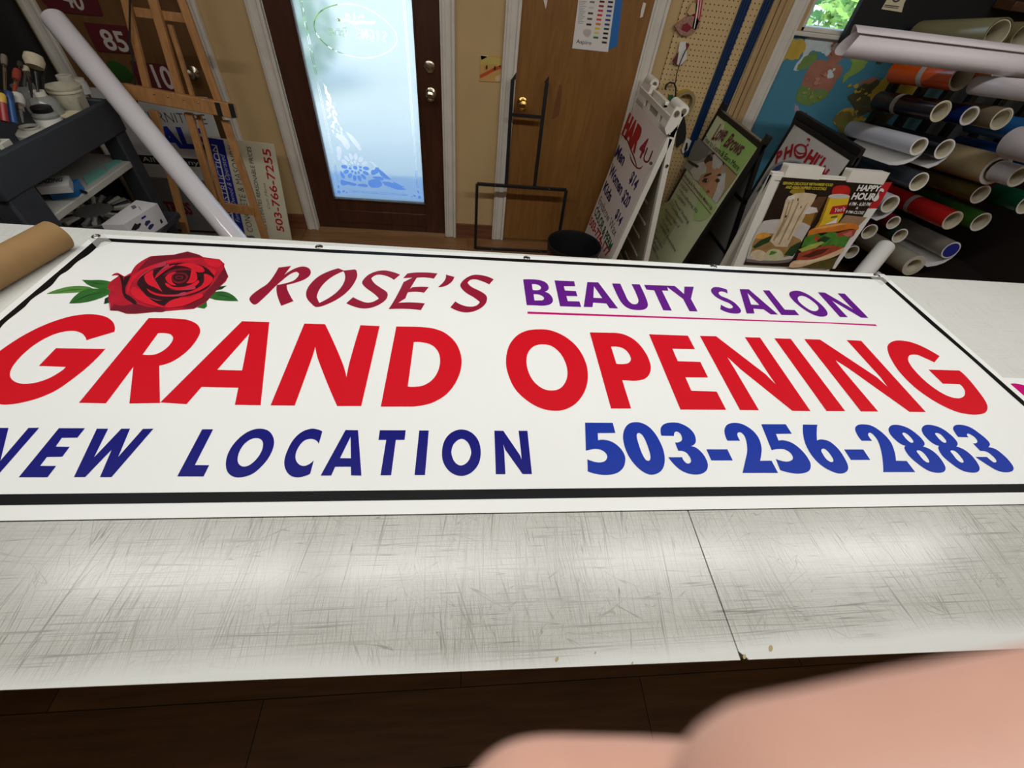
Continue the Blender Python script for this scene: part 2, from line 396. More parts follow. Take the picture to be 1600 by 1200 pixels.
def mirror_word(s_, a, b, h, shear):
    """outline letters that read from outside, so reversed from in here: thin strokes left clear"""
    out = []
    L_ = {'S': [(.9,.8),(.6,1),(.2,.9),(.1,.7),(.85,.35),(.85,.15),(.5,0),(.05,.15)], 'I': [(.5,0),(.5,1)], 'G': [(.95,.8),(.5,1),(.05,.6),(.15,.15),(.6,0),(.95,.2),(.95,.45),(.6,.45)],
          'N': [(.05,0),(.05,1),(.95,0),(.95,1)], 'O': [(.5,1),(.05,.7),(.05,.3),(.5,0),(.95,.3),(.95,.7),(.55,1)], 'n': [(.1,0),(.1,.6),(.5,.62),(.85,.5),(.85,0)], 'e': [(.1,.3),(.9,.35),(.6,.62),(.1,.4),(.2,.05),(.85,.1)]}
    n_ = len(s_); d = (np.array(b)-np.array(a))/n_
    for j, ch in enumerate(s_):
        if ch not in L_: continue
        o_ = np.array(a)+d*j
        P_ = [o_+d*.8*x+np.array((shear*y*h, y*h)) for x, y in L_[ch]]
        for off_ in (-.0035, .0035):
            for p, q in zip(P_, P_[1:]):
                dd = (q-p)/max(np.hypot(*(q-p)), 1e-6); nn = np.array((-dd[1], dd[0]))*off_
                out.append(strip(p+nn+dd*.003, q+nn-dd*.003, .0022))
    return out
isl += mirror_word('SIGNS One', gf.px(400+615/3, 200/3), gf.px(400+335/3, 163/3), .05, .1)
flm = MB(); flm.flat(gf, [[(GX0,GZ0),(GX1,GZ0),(GX1,GZ1),(GX0,GZ1)], oval_o]+holes, FROST, 0, cdt=True); flm.flat(gf, [oval_i]+isl, FROST, 0, cdt=True)
fo = flm.build('etched_frosting', d1, smooth=0); fo['label'] = 'frosted etching with flower corner, oval and mirrored lettering'
def knob_at(parent, x, z, y, m_, name='door_knob', r=.028):
    kb = MB().lathe((x, y, z), [(0.001,-.0),(.032,0),(.032,.006),(.02,.012),(.012,.02),(.012,.035),(r*.8,.042),(r,.055),(r*.9,.068),(.014,.074),(.013,.071),(.001,.071)], m_, axis=(0,-1,0))
    return kb.build(name, parent)
knob_at(d1, -.243, .925, ya, steel)
bx_ = aty(671, 104, ya)
db = MB().lathe((bx_.x, ya, bx_.z), [(.001,0),(.031,0),(.031,.008),(.022,.014),(.001,.014)], steel, axis=(0,-1,0))
db.bar((bx_.x-.018, ya-.02, bx_.z+.016), (bx_.x+.018, ya-.02, bx_.z-.016), .01, .012, steel, up=(0,1,0)); db.build('deadbolt', d1)
MB().box((D1[0], YW-.045, 0), (D1[1], YW+.06, .014), wood('worn oak threshold', (128,94,60), (160,122,84), .5, (1,9,9))).build('threshold', d1)
# ------------------------------------------------------------------ flat brown door beside it
bw = wood('brown veneer', (126,86,40), (146,102,52), .4, (5,5,.6), 3)
d2 = thing('door_2', 'plain brown veneered door with brass knob and scuffed paint', 'door', (.628, YW, 0)); struct(d2)
MB().box((.266, YW-.012, .012), (.99, YW+.03, 2.08), bw).build('door_leaf', d2, bevel=.002)
f2 = Fr((0, YW-.012, 0), (1,0,0), (0,0,1))
sc_ = MB(); sc_.flat(f2, f2.tr("v 385,378 392,378 393,420~ 388,470~ 380,515 350,535 358,480~ 370,430~"), mat('bare torn veneer', (112,66,30), .6), .001); sc_.build('torn_veneer', d2, smooth=0)
for s_ in ("v 312,0 330,0 322,40 316,15", "v 757,10 770,15 755,75 742,80 748,45"): MB().flat(f2, f2.tr(s_), mat('white paint scuff', (222,214,200), .6), .001).build('paint_scuff', d2, smooth=0)
k2 = aty(816, 161, YW-.012); knob_at(d2, k2.x, k2.z, YW-.012, brass, r=.03)
# ------------------------------------------------------------------ brown door with number placards on the left
d3 = thing('door_3', 'brown door behind the wooden easel, covered in number placards', 'door', (-1.87, YW, 0)); struct(d3)
dkb = wood('shaded brown veneer', (98,68,38), (112,80,46), .4, (5,5,.6), 3)  # copy of the brown veneer with the back corner's shade put into its colour
MB().box((-2.23, YW-.012, .012), (-1.515, YW+.03, 2.08), dkb).build('door_leaf', d3, bevel=.002)
k3 = aty(303, 113, YW-.012); knob_at(d3, k3.x, k3.z, YW-.012, steel, r=.03)
maroon = mat('maroon enamel', (88,26,32), .5); numw = mat('faded white enamel', (196,186,176), .6)
f3 = Fr((0, YW-.018, 0), (1,0,0), (0,0,1))
for nm, s_, num, c_, L_, R_, T_ in (('40', "r 30,0 680,-20 755,190 160,135", '40', 'r', (310,60), (560,130), (230,-150)),
                              ('85', "r 525,262 1090,315 1180,640 690,600 600,430", '85', 'r', (800,575), (1085,610), (720,330)),
                              ('110', "n 150,635 565,680 640,965 260,930", '110', 'n', (330,890), (640,930), (270,650))):
    mb = MB(); mb.flat(f3, f3.tr(s_), maroon, 0, .006)
    o = mb.build('number_placard', org=aty(120, 60, YW-.018), bevel=.001, smooth=0)
    tag(o, {'40':'maroon placard reading 40 on the brown door, topmost of the three', '85':'maroon placard reading 85 on the brown door, the middle one', '110':'maroon placard reading 110 on the brown door, lowest, behind the easel'}[num], 'sign', 'number placards on the brown door')
    t_ = MB(); tpx(t_, f3, num, c_, L_, R_, T_, numw, off=.02); t_.build('numerals', o, smooth=0)
gov = MB(); ge = aty(186, 112, YW-.018); gov.flat(f3, ell(ge.x, ge.z, .06, .048, 30, -.35), mat('dark green enamel', (38,78,26), .5), 0, .006)
tag(gov.build('oval_sign', org=ge, smooth=0), 'small dark green oval sign on the brown door below the 85 placard', 'sign')
# ------------------------------------------------------------------ window over the map, and what stands outside
wi = thing('window_1', 'window with white frame looking out on trees', 'window', (2.45, YW, WN[2])); struct(wi)
wf = MB().box((WN[0], YW, WN[2]), (WN[1], YW+.10, WN[2]+.02), white_trim).box((WN[0], YW, WN[3]-.03), (WN[1], YW+.10, WN[3]), white_trim)
wf.box((WN[0], YW, WN[2]), (WN[0]+.02, YW+.10, WN[3]), white_trim).box((WN[1]-.03, YW, WN[2]), (WN[1], YW+.10, WN[3]), white_trim).box((2.43, YW+.03, WN[2]), (2.47, YW+.07, WN[3]), white_trim)
wf.build('window_frame', wi, bevel=.003)
MB().box((WN[0], YW+.05, WN[2]), (WN[1], YW+.055, WN[3]), CLEAR).build('window_pane', wi)
MB().box((1.86, YW-.03, WN[2]-.02), (3.02, YW+.03, WN[2]), white_trim).build('window_sill', wi, bevel=.003)
S1('trim_8', MB().box((1.775, YW-.024, 0), (1.862, YW, 2.45), white_trim).box((1.775, YW-.03, 0), (1.80, YW, 2.45), white_trim).box((1.845, YW-.03, 0), (1.862, YW, 2.45), white_trim), bevel=.003)
tanw = wood('tan painted wood', (168,140,96), (190,160,112), .5, (9,9,1))
S1('trim_9', MB().box((1.662, YW-.018, .02), (1.775, YW, 2.4), tanw).box((1.695, YW-.022, .02), (1.70, YW-.015, 2.4), bbw).box((1.73, YW-.03, .02), (1.775, YW, 2.4), tanw), bevel=.002)
conc = mat('sunny concrete', (205,200,190), .8, var=.05, scale=2); bluep = mat('blue painted paving', (84,124,178), .7, var=.08, scale=3)
S1('ground_outside', MB().box((-30, YW+.12, -.16), (30, 40, -.11), conc))
S1('painted_paving', MB().box((-3, YW+.13, -.11), (1.2, 4.5, -.095), bluep))
def shrub(x, y, h, r, c, label, seed, n=420):
    rg = random.Random(seed); lm = mat('leaf '+str(c), c, .6, var=.35, scale=4); mb = MB()
    for _ in range(n):
        u, v = rg.uniform(0, 6.283), rg.uniform(-1, 1); q = math.sqrt(1-v*v); rad = rg.uniform(.65, 1)
        p = Vector((x+q*math.cos(u)*r*rad, y+q*math.sin(u)*r*rad, h*.5+v*h*.5*rad-.1)); s_ = rg.uniform(.05, .1)*max(1, r)
        a = Vector((rg.uniform(-1,1), rg.uniform(-1,1), rg.uniform(-1,1))).normalized(); b_ = a.orthogonal().normalized()
        mb.add([p-a*s_, p+b_*s_*.5, p+a*s_, p-b_*s_*.5], [(0,1,2,3)], lm)
    t_ = thing('shrub' if h < 1.5 else 'tree', label, 'plant', (x, y, -.11), 'greenery outside')
    mb.build('foliage', t_, smooth=0)
    MB().cyl((x, y, -.11), (x, y, h*.5), .05*r, .03*r, mat('bark', (90,70,50), .8)).build('trunk', t_)
shrub(-2.6, 7.6, 1.2, .9, (86,128,52), 'green shrub outside, seen through the clear vine etching of the door', 1, 700)
shrub(4.6, 9.2, 4.0, 1.6, (70,120,58), 'dark green tree outside, at the left edge of the window', 2, 1500)
shrub(8.4, 10.5, 4.4, 1.8, (96,150,70), 'light green tree outside, at the right edge of the window', 3, 1500)
shrub(4.3, 6.0, 1.75, .55, (120,160,76), 'yellow green bush outside, low in the window', 4, 700)
# ================================================================== the work table
ZT = .91
def tex_table():
    M = bpy.data.materials.new('scratched white plastic'); M.use_nodes = True; t = M.node_tree; b = t.nodes['Principled BSDF']
    N = t.nodes.new; lk = t.links.new
    tc = N('ShaderNodeTexCoord'); fac = None
    def math_(op, a, b_=None, c=None):
        n = N('ShaderNodeMath'); n.operation = op; n.use_clamp = False
        for k, q in enumerate((a, b_, c)):
            if q is None: continue
            if isinstance(q, (int, float)): n.inputs[k].default_value = q
            else: lk(q, n.inputs[k])
        return n.outputs[0]
    # families of knife cuts: thin stretched noise, each family with its own direction
    for k, (ang, across, along, eps, amt) in enumerate(((3, 150, 2.0, .016, .62), (-6, 120, 2.6, .014, .62), (19, 110, 3.0, .009, .5), (-22, 110, 3.0, .009, .5), (90.4, 150, 1.4, .016, .6), (87, 90, 2.2, .009, .55), (57, 60, 3, .005, .5), (-58, 60, 3, .005, .5), (8, 220, 2.4, .020, .55), (-2, 260, 2.0, .022, .55), (90.8, 240, 1.6, .022, .55))):
        mp = N('ShaderNodeMapping'); mp.vector_type = 'TEXTURE'; mp.inputs['Rotation'].default_value = (0, 0, math.radians(ang)); mp.inputs['Scale'].default_value = (1/across, 1/along, 1)
        mp.inputs['Location'].default_value = (k*3.7, k*1.3, k)
        lk(tc.outputs['Object'], mp.inputs[0])
        no = N('ShaderNodeTexNoise'); no.inputs['Scale'].default_value = 1; no.inputs['Detail'].default_value = .4; no.inputs['Distortion'].default_value = 0
        lk(mp.outputs[0], no.inputs['Vector'])
        mr = N('ShaderNodeMapRange'); mr.inputs[1].default_value = eps*.25; mr.inputs[2].default_value = eps; mr.inputs[3].default_value = amt; mr.inputs[4].default_value = 0
        lk(math_('ABSOLUTE', math_('SUBTRACT', no.outputs[0], .52)), mr.inputs[0])
        mk = N('ShaderNodeTexNoise'); mk.inputs['Scale'].default_value = 4+k*.7; mk.inputs['Detail'].default_value = 2; mk.noise_dimensions = '4D'; mk.inputs['W'].default_value = k*7.3
        lk(tc.outputs['Object'], mk.inputs['Vector'])
        m2 = N('ShaderNodeMapRange'); m2.inputs[1].default_value = .36; m2.inputs[2].default_value = .62; lk(mk.outputs[0], m2.inputs[0])
        g_ = math_('MULTIPLY', mr.outputs[0], m2.outputs[0])
        fac = g_ if fac is None else math_('MAXIMUM', fac, g_)
    # worn area: densest in the cutting strip in front of the banner, little at the front lip
    sep = N('ShaderNodeSeparateXYZ'); lk(tc.outputs['Object'], sep.inputs[0])
    big = N('ShaderNodeTexNoise'); big.inputs['Scale'].default_value = 2.2; big.inputs['Detail'].default_value = 3; lk(tc.outputs['Object'], big.inputs['Vector'])
    a1 = N('ShaderNodeMapRange'); a1.inputs[1].default_value = .145; a1.inputs[2].default_value = .185; wy = math_('ADD', sep.outputs[1], .7); lk(math_('ADD', wy, math_('MULTIPLY', big.outputs[0], .06)), a1.inputs[0])
    a2 = N('ShaderNodeMapRange'); a2.inputs[1].default_value = .75; a2.inputs[2].default_value = .45; a2.inputs[3].default_value = .24; lk(wy, a2.inputs[0])
    wear = math_('MULTIPLY', math_('MULTIPLY', a1.outputs[0], a2.outputs[0]), math_('ADD', math_('MULTIPLY', big.outputs[0], 1.0), .55))
    f_ = math_('MULTIPLY', fac, math_('MINIMUM', math_('ADD', wear, .06), 1))
    mx = N('ShaderNodeMix'); mx.data_type = 'RGBA'; mx.inputs[6].default_value = rgb((216,216,210)); mx.inputs[7].default_value = rgb((96,90,76))
    gr = N('ShaderNodeMix'); gr.data_type = 'RGBA'; gr.inputs[6].default_value = rgb((226,228,222)); gr.inputs[7].default_value = rgb((196,196,189)); lk(math_('MINIMUM', wear, 1), gr.inputs[0])
    lk(gr.outputs[2], mx.inputs[6]); lk(math_('MINIMUM', f_, 1), mx.inputs[0]); lk(mx.outputs[2], b.inputs['Base Color'])
    bp = N('ShaderNodeBump'); bp.inputs['Strength'].default_value = .12; bp.inputs['Distance'].default_value = .0003; bp.invert = True
    lk(f_, bp.inputs['Height']); lk(bp.outputs[0], b.inputs['Normal'])
    b.inputs['Roughness'].default_value = .20; b.inputs['Specular IOR Level'].default_value = .33
    return M
tabm = tex_table()
def tb(x, side): return (.106 if side == 'f' else 1.2975)-.0138*x
TX0, TX1, XS = -2.25, 2.75, .4485
core = wood('table core board', (70,52,34), (96,72,48), .6, (1,6,6)); dkrub = mat('dark seam dirt', (40,34,26), .7)
tt = thing('work_table', 'long work table topped with scratched white plastic sheets, under the banner', 'table', (.2, .7, 0))
tf = Fr((0, 0, 0), (1,0,0), (0,1,0))
mb = MB(); mb.flat(tf, [(TX0, tb(TX0,'f')+.004), (TX1, tb(TX1,'f')+.004), (TX1, tb(TX1,'b')-.004), (TX0, tb(TX0,'b')-.004)], core, ZT-.0045, .03); mb.build('table_board', tt)
xs2 = XS-.0025
for x0, x1, dx in ((TX0, xs2, -.0), (XS, TX1, 0)):
    mb = MB(); c_ = .012 if x0 == XS else 0
    L = [(x0+c_, tb(x0,'f')), (x1, tb(x1,'f')), (x1+.004, tb(x1,'b')), (x0+.004, tb(x0,'b'))]
    if c_: L += [(x0, tb(x0,'f')+.012)]
    mb.flat(tf, L, tabm, ZT, .0042); mb.build('cover_sheet', tt, smooth=0)
for x in (TX0+.1, TX1-.1, .3):
    for y in (.46, 1.14): MB().box((x-.045, y-.045, 0), (x+.045, y+.045, ZT-.035), core).build('leg', tt, bevel=.004)
MB().box((TX0+.06, .3, .28), (TX1-.06, 1.1, .31), core).build('lower_shelf', tt)
MB().box((TX0+.06, .24, .80), (TX1-.06, .27, ZT-.035), core).box((TX0+.06, 1.13, .80), (TX1-.06, 1.16, ZT-.035), core).build('apron', tt)
stn = mat('old glue stain', (176,160,112), .6)
for px, py, r_ in ((870,1030,.006), (1204,1013,.008), (1163,1026,.006), (930,1020,.003), (988,1036,.003)):
    p = atz(px, py, ZT); MB().flat(tf, ell(p.x, p.y, r_*.7, r_*.4, 10, .8), stn, ZT+.0005).build('stain', tt, smooth=0)
# ------------------------------------------------------------------ the banner
ZB = .9135
vin = mat('white banner vinyl', (238,240,236), .30, var=.012, scale=3, bump=.05, spec=.3)
blk = mat('black banner ink', (16,16,17), .4, spec=.10); red = mat('red banner ink', (206,18,34), .4, spec=.14); navy = mat('navy banner ink', (18,19,116), .4, spec=.14); blue = mat('blue banner ink', (24,54,158), .4, spec=.14)
purple = mat('purple banner ink', (98,28,132), .4, spec=.14); magenta = mat('magenta banner ink', (190,0,110), .4, spec=.14); wine = mat('wine red banner ink', (146,26,52), .4, spec=.14)
BT = atz(148, 368, ZB); BX0, BX1, BY0, BY1 = -1.137, 1.556, .355, 1.278
bn = thing('banner', 'large white vinyl grand opening banner with a red rose, spread on the table', 'banner', (.21, .82, ZT))
bf = Fr((0, 0, ZB), (1,0,0), (0,1,0))
mb = MB(); mb.flat(bf, [(BX0,BY0),(BX1,BY0),(BX1,BY1),(BX0,BY1)], vin, 0, .0012); mb.build('vinyl_sheet', bn)
mb = MB()
ins = bf.tr("Z 950,235 840,340~ 720,420~ 640,495~ 560,545~ 480,640~ 300,765~ 230,840~ 60,975~ 0,1040")
lo_o, lo_i = bf.px(0, 497.5), bf.px(0, 513.3)
yb_o, yb_i = .383, .404
tr_o, tr_i = bf.px(1383, 443), bf.px(1371, 438.5)
wob = lambda x, s_: .0022*math.sin(x*9+s_)+.0012*math.sin(x*23+s_)
in_l = ins + [(lo_i[0]-.004*math.sin((lo_i[1]-y)*14)+(y-lo_i[1])*.0, y) for y in np.linspace(lo_i[1]-.05, yb_i+.03, 8)] + [(lo_i[0], yb_i)]
in_r = [(1.515+wob(y, 1), y) for y in np.linspace(yb_i, 1.237, 24)]
top_i = [(x, 1.2385+wob(x, 2)*.4) for x in np.linspace(1.49, -1.09, 40)]
loop_i = in_l + in_r + top_i
loop_o = [(-1.118, 1.2565), (-1.1185, yb_o), (1.536, yb_o), (1.534, 1.2555)]
mb.flat(bf, [loop_o, loop_i], blk, .0004); mb.build('border_line', bn, smooth=0)
def word(name, m, outlines, holes_=()):
    """one printed line: a list of letters, each outline followed by its counters"""
    mb = MB()
    for L in outlines:
        L = L if isinstance(L, tuple) else (L,)
        mb.flat(bf, [bf.tr(q) for q in L], m, .0005)
    return mb.build(name, bn, smooth=0)
word('lettering', red, [
 "A 830,318 1100,238 1105,190~ 1080,135~ 1010,90~ 880,68~ 740,78~ 600,110~ 420,175~ 230,270~ 80,365~ -40,455~ -130,560~ -165,680~ -150,790~ -100,880~ 0,932~ 80,937~ 200,920~ 370,875~ 540,800~ 700,690~ 860,560~ 1015,402 540,395 375,565 635,575 590,615~ 480,680~ 350,725~ 230,738~ 150,720~ 105,680~ 98,630~ 130,560~ 220,455~ 350,350~ 500,270~ 620,235~ 720,230~ 790,255~ 825,295~",
 ("A 1430,105 B 130,45 230,50~ 330,62~ 420,105~ 449,165~ 425,235~ 350,335~ 250,420~ 150,475~ 55,500 62,860 A 1245,927 1283,575 1020,925 760,920", "A 1520,252 B 120,190~ 170,205~ 188,240~ 165,290~ 110,345~ 40,385~ A 1460,460~ 1372,457"),
 ("B 850,75 1113,82 1030,882 782,878 815,714 462,706 318,872 65,855", "B 920,195 852,547 612,542"),
 "B 1450,97 C 172,102 335,465~ 378,615 410,460~ 512,113 697,120 520,890 288,890 110,455~ 78,318 45,430~ B 1357,885 1125,883",
 ("C 857,125 1020,127 1120,132~ 1220,146~ 1330,190~ 1430,285~ 1480,410~ 1478,530~ 1430,660~ 1340,775~ 1210,855~ 1080,888~ 980,895 708,895", "C 1025,275 1110,278~ 1200,305~ 1260,370~ 1278,460~ 1255,560~ 1200,640~ 1120,690~ 1040,704~ 967,702"),
]); word('lettering', red, [
 ("D 385,90~ 500,102~ 640,165~ 760,275~ 835,420~ 852,560~ 820,690~ 740,800~ 630,862~ 520,873~ 390,845~ 260,770~ 150,660~ 85,520~ 65,400~ 90,260~ 160,160~ 260,105~", "D 425,235~ 510,255~ 590,325~ 640,420~ 656,510~ 640,590~ 590,655~ 520,678~ 430,665~ 340,600~ 285,510~ 262,400~ 280,310~ 340,250~"),
 ("D 870,120 1080,124 1200,140~ 1310,200~ 1400,305~ 1452,420~ 1452,500~ 1410,560~ 1330,583~ 1250,582 1183,580 1268,852 1075,852", "D 1075,258 1150,260~ 1210,285~ 1255,340~ 1265,385~ 1240,415~ 1190,424~ 1127,422"),
 "D 1440,138 E 337,90 405,220 187,215 240,335 457,342 530,492 313,490 370,620 613,627 705,803 265,800",
 "E 452,92 608,95 1085,462 1185,562 1110,455 885,105 1030,108 1515,815 1340,812 840,410 715,295 780,400 1020,807 838,805",
 "E 1168,115 1325,120 F 402,662 257,662",
 "F 82,100 205,103 650,398 735,475 680,400 413,107 527,113 1032,670 905,668 430,330 325,263 380,335 660,666 525,665",
 "F 1140,233 1100,282 1030,250~ 960,222~ 910,225~ 893,250~ 905,290~ 950,350~ 1030,430~ 1130,505~ 1220,550~ 1290,562~ 1330,545~ 1338,510~ 1325,480~ 1297,452 1165,448 1053,338 1293,345 1350,395~ 1430,490~ 1495,580~ 1514,630~ 1500,670~ 1450,688~ 1350,685~ 1240,655~ 1100,585~ 950,480~ 830,360~ 755,245~ 732,170~ 745,135~ 790,113~ 850,112~ 920,125~ 1010,160~"])
word('lettering', navy, [
 "H -28,92 90,92 5,435 298,92 410,90 -40,605 -155,605 -70,264 -360,605 -478,605",
 "H 615,95 887,95 808,193 645,195 582,287 727,289 650,392 490,395 420,487 586,488 497,606 197,606",
 "H 1010,100 1128,100 980,400 1265,100 1356,100 1232,395 1490,102 1600,100 1163,604 1043,604 1165,318 888,604 772,604",
]); word('lettering', navy, [
 "J 345,98 450,98 275,442 412,443 358,551 105,551",
 ("J 905,92~ 985,115~ 1030,180~ 1032,260~ 990,360~ 920,450~ 830,525~ 730,558~ 650,555~ 590,510~ 572,430~ 590,340~ 640,250~ 720,165~ 810,110~", "J 870,183~ 915,200~ 930,245~ 915,310~ 870,380~ 810,435~ 750,457~ 705,440~ 685,395~ 700,320~ 745,245~ 810,195~"),
 "J 1500,118 1465,240 1440,205~ 1390,190~ 1330,205~ 1280,255~ 1245,330~ 1245,390~ 1275,435~ 1320,450~ 1370,435~ 1418,395 1383,525 1330,548~ 1260,560~ 1190,540~ 1145,480~ 1135,400~ 1165,300~ 1220,200~ 1300,125~ 1390,93~ 1450,98~",
 ("K 188,80 280,82 305,415 229,414 227,350 112,350 83,415 5,415", "K 225,130 227,288 148,287"),
 "K 440,82 630,82 622,153 558,153 523,413 445,413 487,153 430,153",
 "K 730,84 800,84 772,411 695,411",
 ("K 1040,76~ 1115,100~ 1165,160~ 1182,245~ 1165,330~ 1110,395~ 1035,418~ 960,390~ 910,325~ 897,245~ 915,160~ 965,100~", "K 1040,145~ 1085,170~ 1108,220~ 1110,260~ 1085,315~ 1037,341~ 995,320~ 970,270~ 968,225~ 990,175~"),
 "K 1282,85 1348,86 1470,265 1482,298 1478,240 1460,86 1525,86 1558,404 1490,404 1362,225 1347,185 1355,240 1363,405 1293,405"])
word('lettering', blue, [
 "P 90,68 367,70 393,170 217,172 220,243 290,240~ 370,265~ 440,320~ 485,390~ 492,450~ 470,520~ 410,570~ 310,590~ 210,582~ 117,555 113,433 180,458~ 240,465~ 290,450~ 312,410~ 295,370~ 250,340~ 190,330~ 140,338~ 98,347",
 ("P 600,62~ 690,85~ 770,150~ 840,260~ 880,370~ 885,470~ 850,550~ 770,587~ 690,570~ 600,500~ 520,390~ 475,260~ 475,160~ 520,85~", "P 630,170~ 665,195~ 700,260~ 730,345~ 743,400~ 738,440~ 718,449~ 690,430~ 655,365~ 625,280~ 607,210~ 610,180~"),
 "P 855,198 845,160~ 850,115~ 885,80~ 960,66~ 1040,75~ 1120,115~ 1175,170~ 1197,230~ 1190,275~ 1148,303 1200,318~ 1260,370~ 1300,430~ 1318,495~ 1300,550~ 1240,582~ 1150,582~ 1060,550~ 990,495~ 922,413 1060,413 1080,450~ 1110,475~ 1140,470~ 1150,445~ 1130,400~ 1090,360~ 1022,350 990,265 1030,262~ 1058,240~ 1050,190~ 1020,160~ 990,160~ 980,200",
 "P 1303,335 1513,335 1567,445 1352,445",
 "Q 110,258 85,200~ 80,140~ 110,90~ 180,73~ 270,88~ 370,150~ 435,230~ 465,330~ 462,400~ 450,467 570,467 636,593 267,593 295,470~ 315,370~ 310,280~ 290,215~ 260,178~ 230,170~ 213,185~ 220,220~ 242,258",
 "Q 462,87 717,87 780,185 615,187 643,258 700,255~ 790,285~ 890,365~ 960,460~ 978,520~ 955,575~ 870,600~ 780,595~ 660,565 613,447 680,470~ 740,475~ 785,455~ 790,425~ 760,380~ 700,348~ 640,345~ 570,357",
 ("Q 897,90 1047,92 1040,160~ 1043,255 1090,245~ 1170,265~ 1260,340~ 1330,440~ 1367,530~ 1350,580~ 1280,600~ 1180,570~ 1070,500~ 980,400~ 920,285~ 897,180~", "Q 1105,340~ 1140,355~ 1180,400~ 1210,450~ 1210,475~ 1185,480~ 1140,450~ 1105,400~ 1087,360~"),
 "Q 1325,350 1525,350 1597,458 1395,458",
 "R 95,230 50,165~ 35,115~ 60,85~ 120,78~ 190,92~ 280,150~ 360,235~ 400,330~ 413,415 512,417 592,520 295,520 292,430~ 275,320~ 245,230~ 205,175~ 170,155~ 155,170~ 165,195~ 193,230",
 ("R 345,120~ 370,88~ 440,85~ 530,115~ 620,180~ 670,235~ 678,265~ 662,283 730,310~ 800,365~ 855,440~ 872,490~ 850,520~ 780,525~ 700,500~ 600,430~ 530,365~ 495,310~ 493,285~ 510,280 450,255~ 390,205~ 355,160~", "R 490,155~ 520,170~ 555,205~ 575,240~ 555,248~ 520,225~ 485,185~ 473,160~", "R 625,318~ 660,335~ 700,380~ 722,425~ 705,432~ 665,405~ 625,355~ 605,325~"),
 ("R 652,120~ 677,88~ 745,85~ 836,115~ 926,180~ 976,235~ 984,265~ 970,283 1040,310~ 1112,365~ 1170,440~ 1188,490~ 1165,520~ 1095,523~ 1015,500~ 912,430~ 840,365~ 808,310~ 806,285~ 820,280 757,255~ 697,205~ 662,160~", "R 793,157~ 825,170~ 860,205~ 880,240~ 860,248~ 825,225~ 790,187~ 776,162~", "R 938,318~ 973,335~ 1013,378~ 1040,425~ 1020,432~ 978,405~ 940,357~ 918,325~"),
 "R 990,195 960,155~ 942,115~ 960,88~ 1020,83~ 1100,105~ 1190,165~ 1255,220~ 1283,260~ 1265,290 1330,305~ 1400,355~ 1465,420~ 1502,480~ 1490,510~ 1430,522~ 1350,505~ 1270,460~ 1150,380 1255,380 1290,410~ 1320,430~ 1343,425~ 1335,400~ 1290,355~ 1250,330~ 1195,325 1125,253 1150,253~ 1167,240~ 1150,205~ 1110,175~ 1080,163~ 1070,175~ 1088,197"])
word('lettering', purple, [
 ("S 280,425 400,425~ 500,440~ 560,475~ 580,520~ 570,550~ 530,570 580,590~ 620,635~ 628,680~ 600,715~ 530,732~ 450,730 322,727", "S 382,482 430,482~ 475,500~ 490,525~ 470,548~ 392,548", "S 402,600 450,600~ 500,618~ 525,645~ 510,668~ 470,672~ 413,672"),
 "S 648,437 878,447 890,505 757,505 770,555 898,563 917,622 787,620 803,680 940,683 960,748 713,740",
 ("S 1032,457 1160,460 1393,767 1292,763 1255,708 1100,697 1093,750 990,748", "S 1110,505 1207,645 1103,640"),
 "T 118,95 212,97 265,215~ 300,285~ 345,325~ 390,330~ 415,310~ 415,270~ 340,103 432,105 500,250~ 525,330~ 515,370~ 470,393~ 400,397~ 310,380~ 240,330~ 190,255~",
 "T 482,110 740,120 757,178 685,175 797,403 700,400 597,173 510,165",
 "T 738,120 830,123 937,215 940,130 1047,132 1015,270 1090,412 998,410 925,270 745,135",
]); word('lettering', purple, [
 "U 212,165 180,150~ 145,147~ 130,160~ 150,185~ 210,210~ 270,245~ 315,290~ 330,320~ 315,340~ 270,343~ 210,333~ 145,305 150,263 190,285~ 230,298~ 253,292~ 255,278~ 225,252~ 160,225~ 100,190~ 65,150~ 65,125~ 90,108~ 140,110~ 205,130",
 ("U 317,125 400,127 660,352 595,350 530,305 440,300 450,343 380,342", "U 387,160 493,267 420,263"),
 "U 523,135 583,137 720,308 810,312 850,358 690,355",
 ("U 760,165~ 790,143~ 850,142~ 930,175~ 1020,240~ 1085,305~ 1102,350~ 1070,370~ 1010,365~ 930,330~ 850,275~ 785,215~", "U 838,200~ 865,185~ 910,195~ 965,230~ 1010,270~ 1022,300~ 1000,320~ 960,317~ 910,290~ 860,250~ 838,220~"),
 "U 1015,153 1078,156 1290,280 1332,308 1295,270 1192,163 1255,165 1467,382 1402,380 1195,258 1140,227 1175,262 1283,376 1213,374"])
word('underline', magenta, ["S 330,803 U 1110,422 1530,440 1545,455 1120,432 S 330,827"])
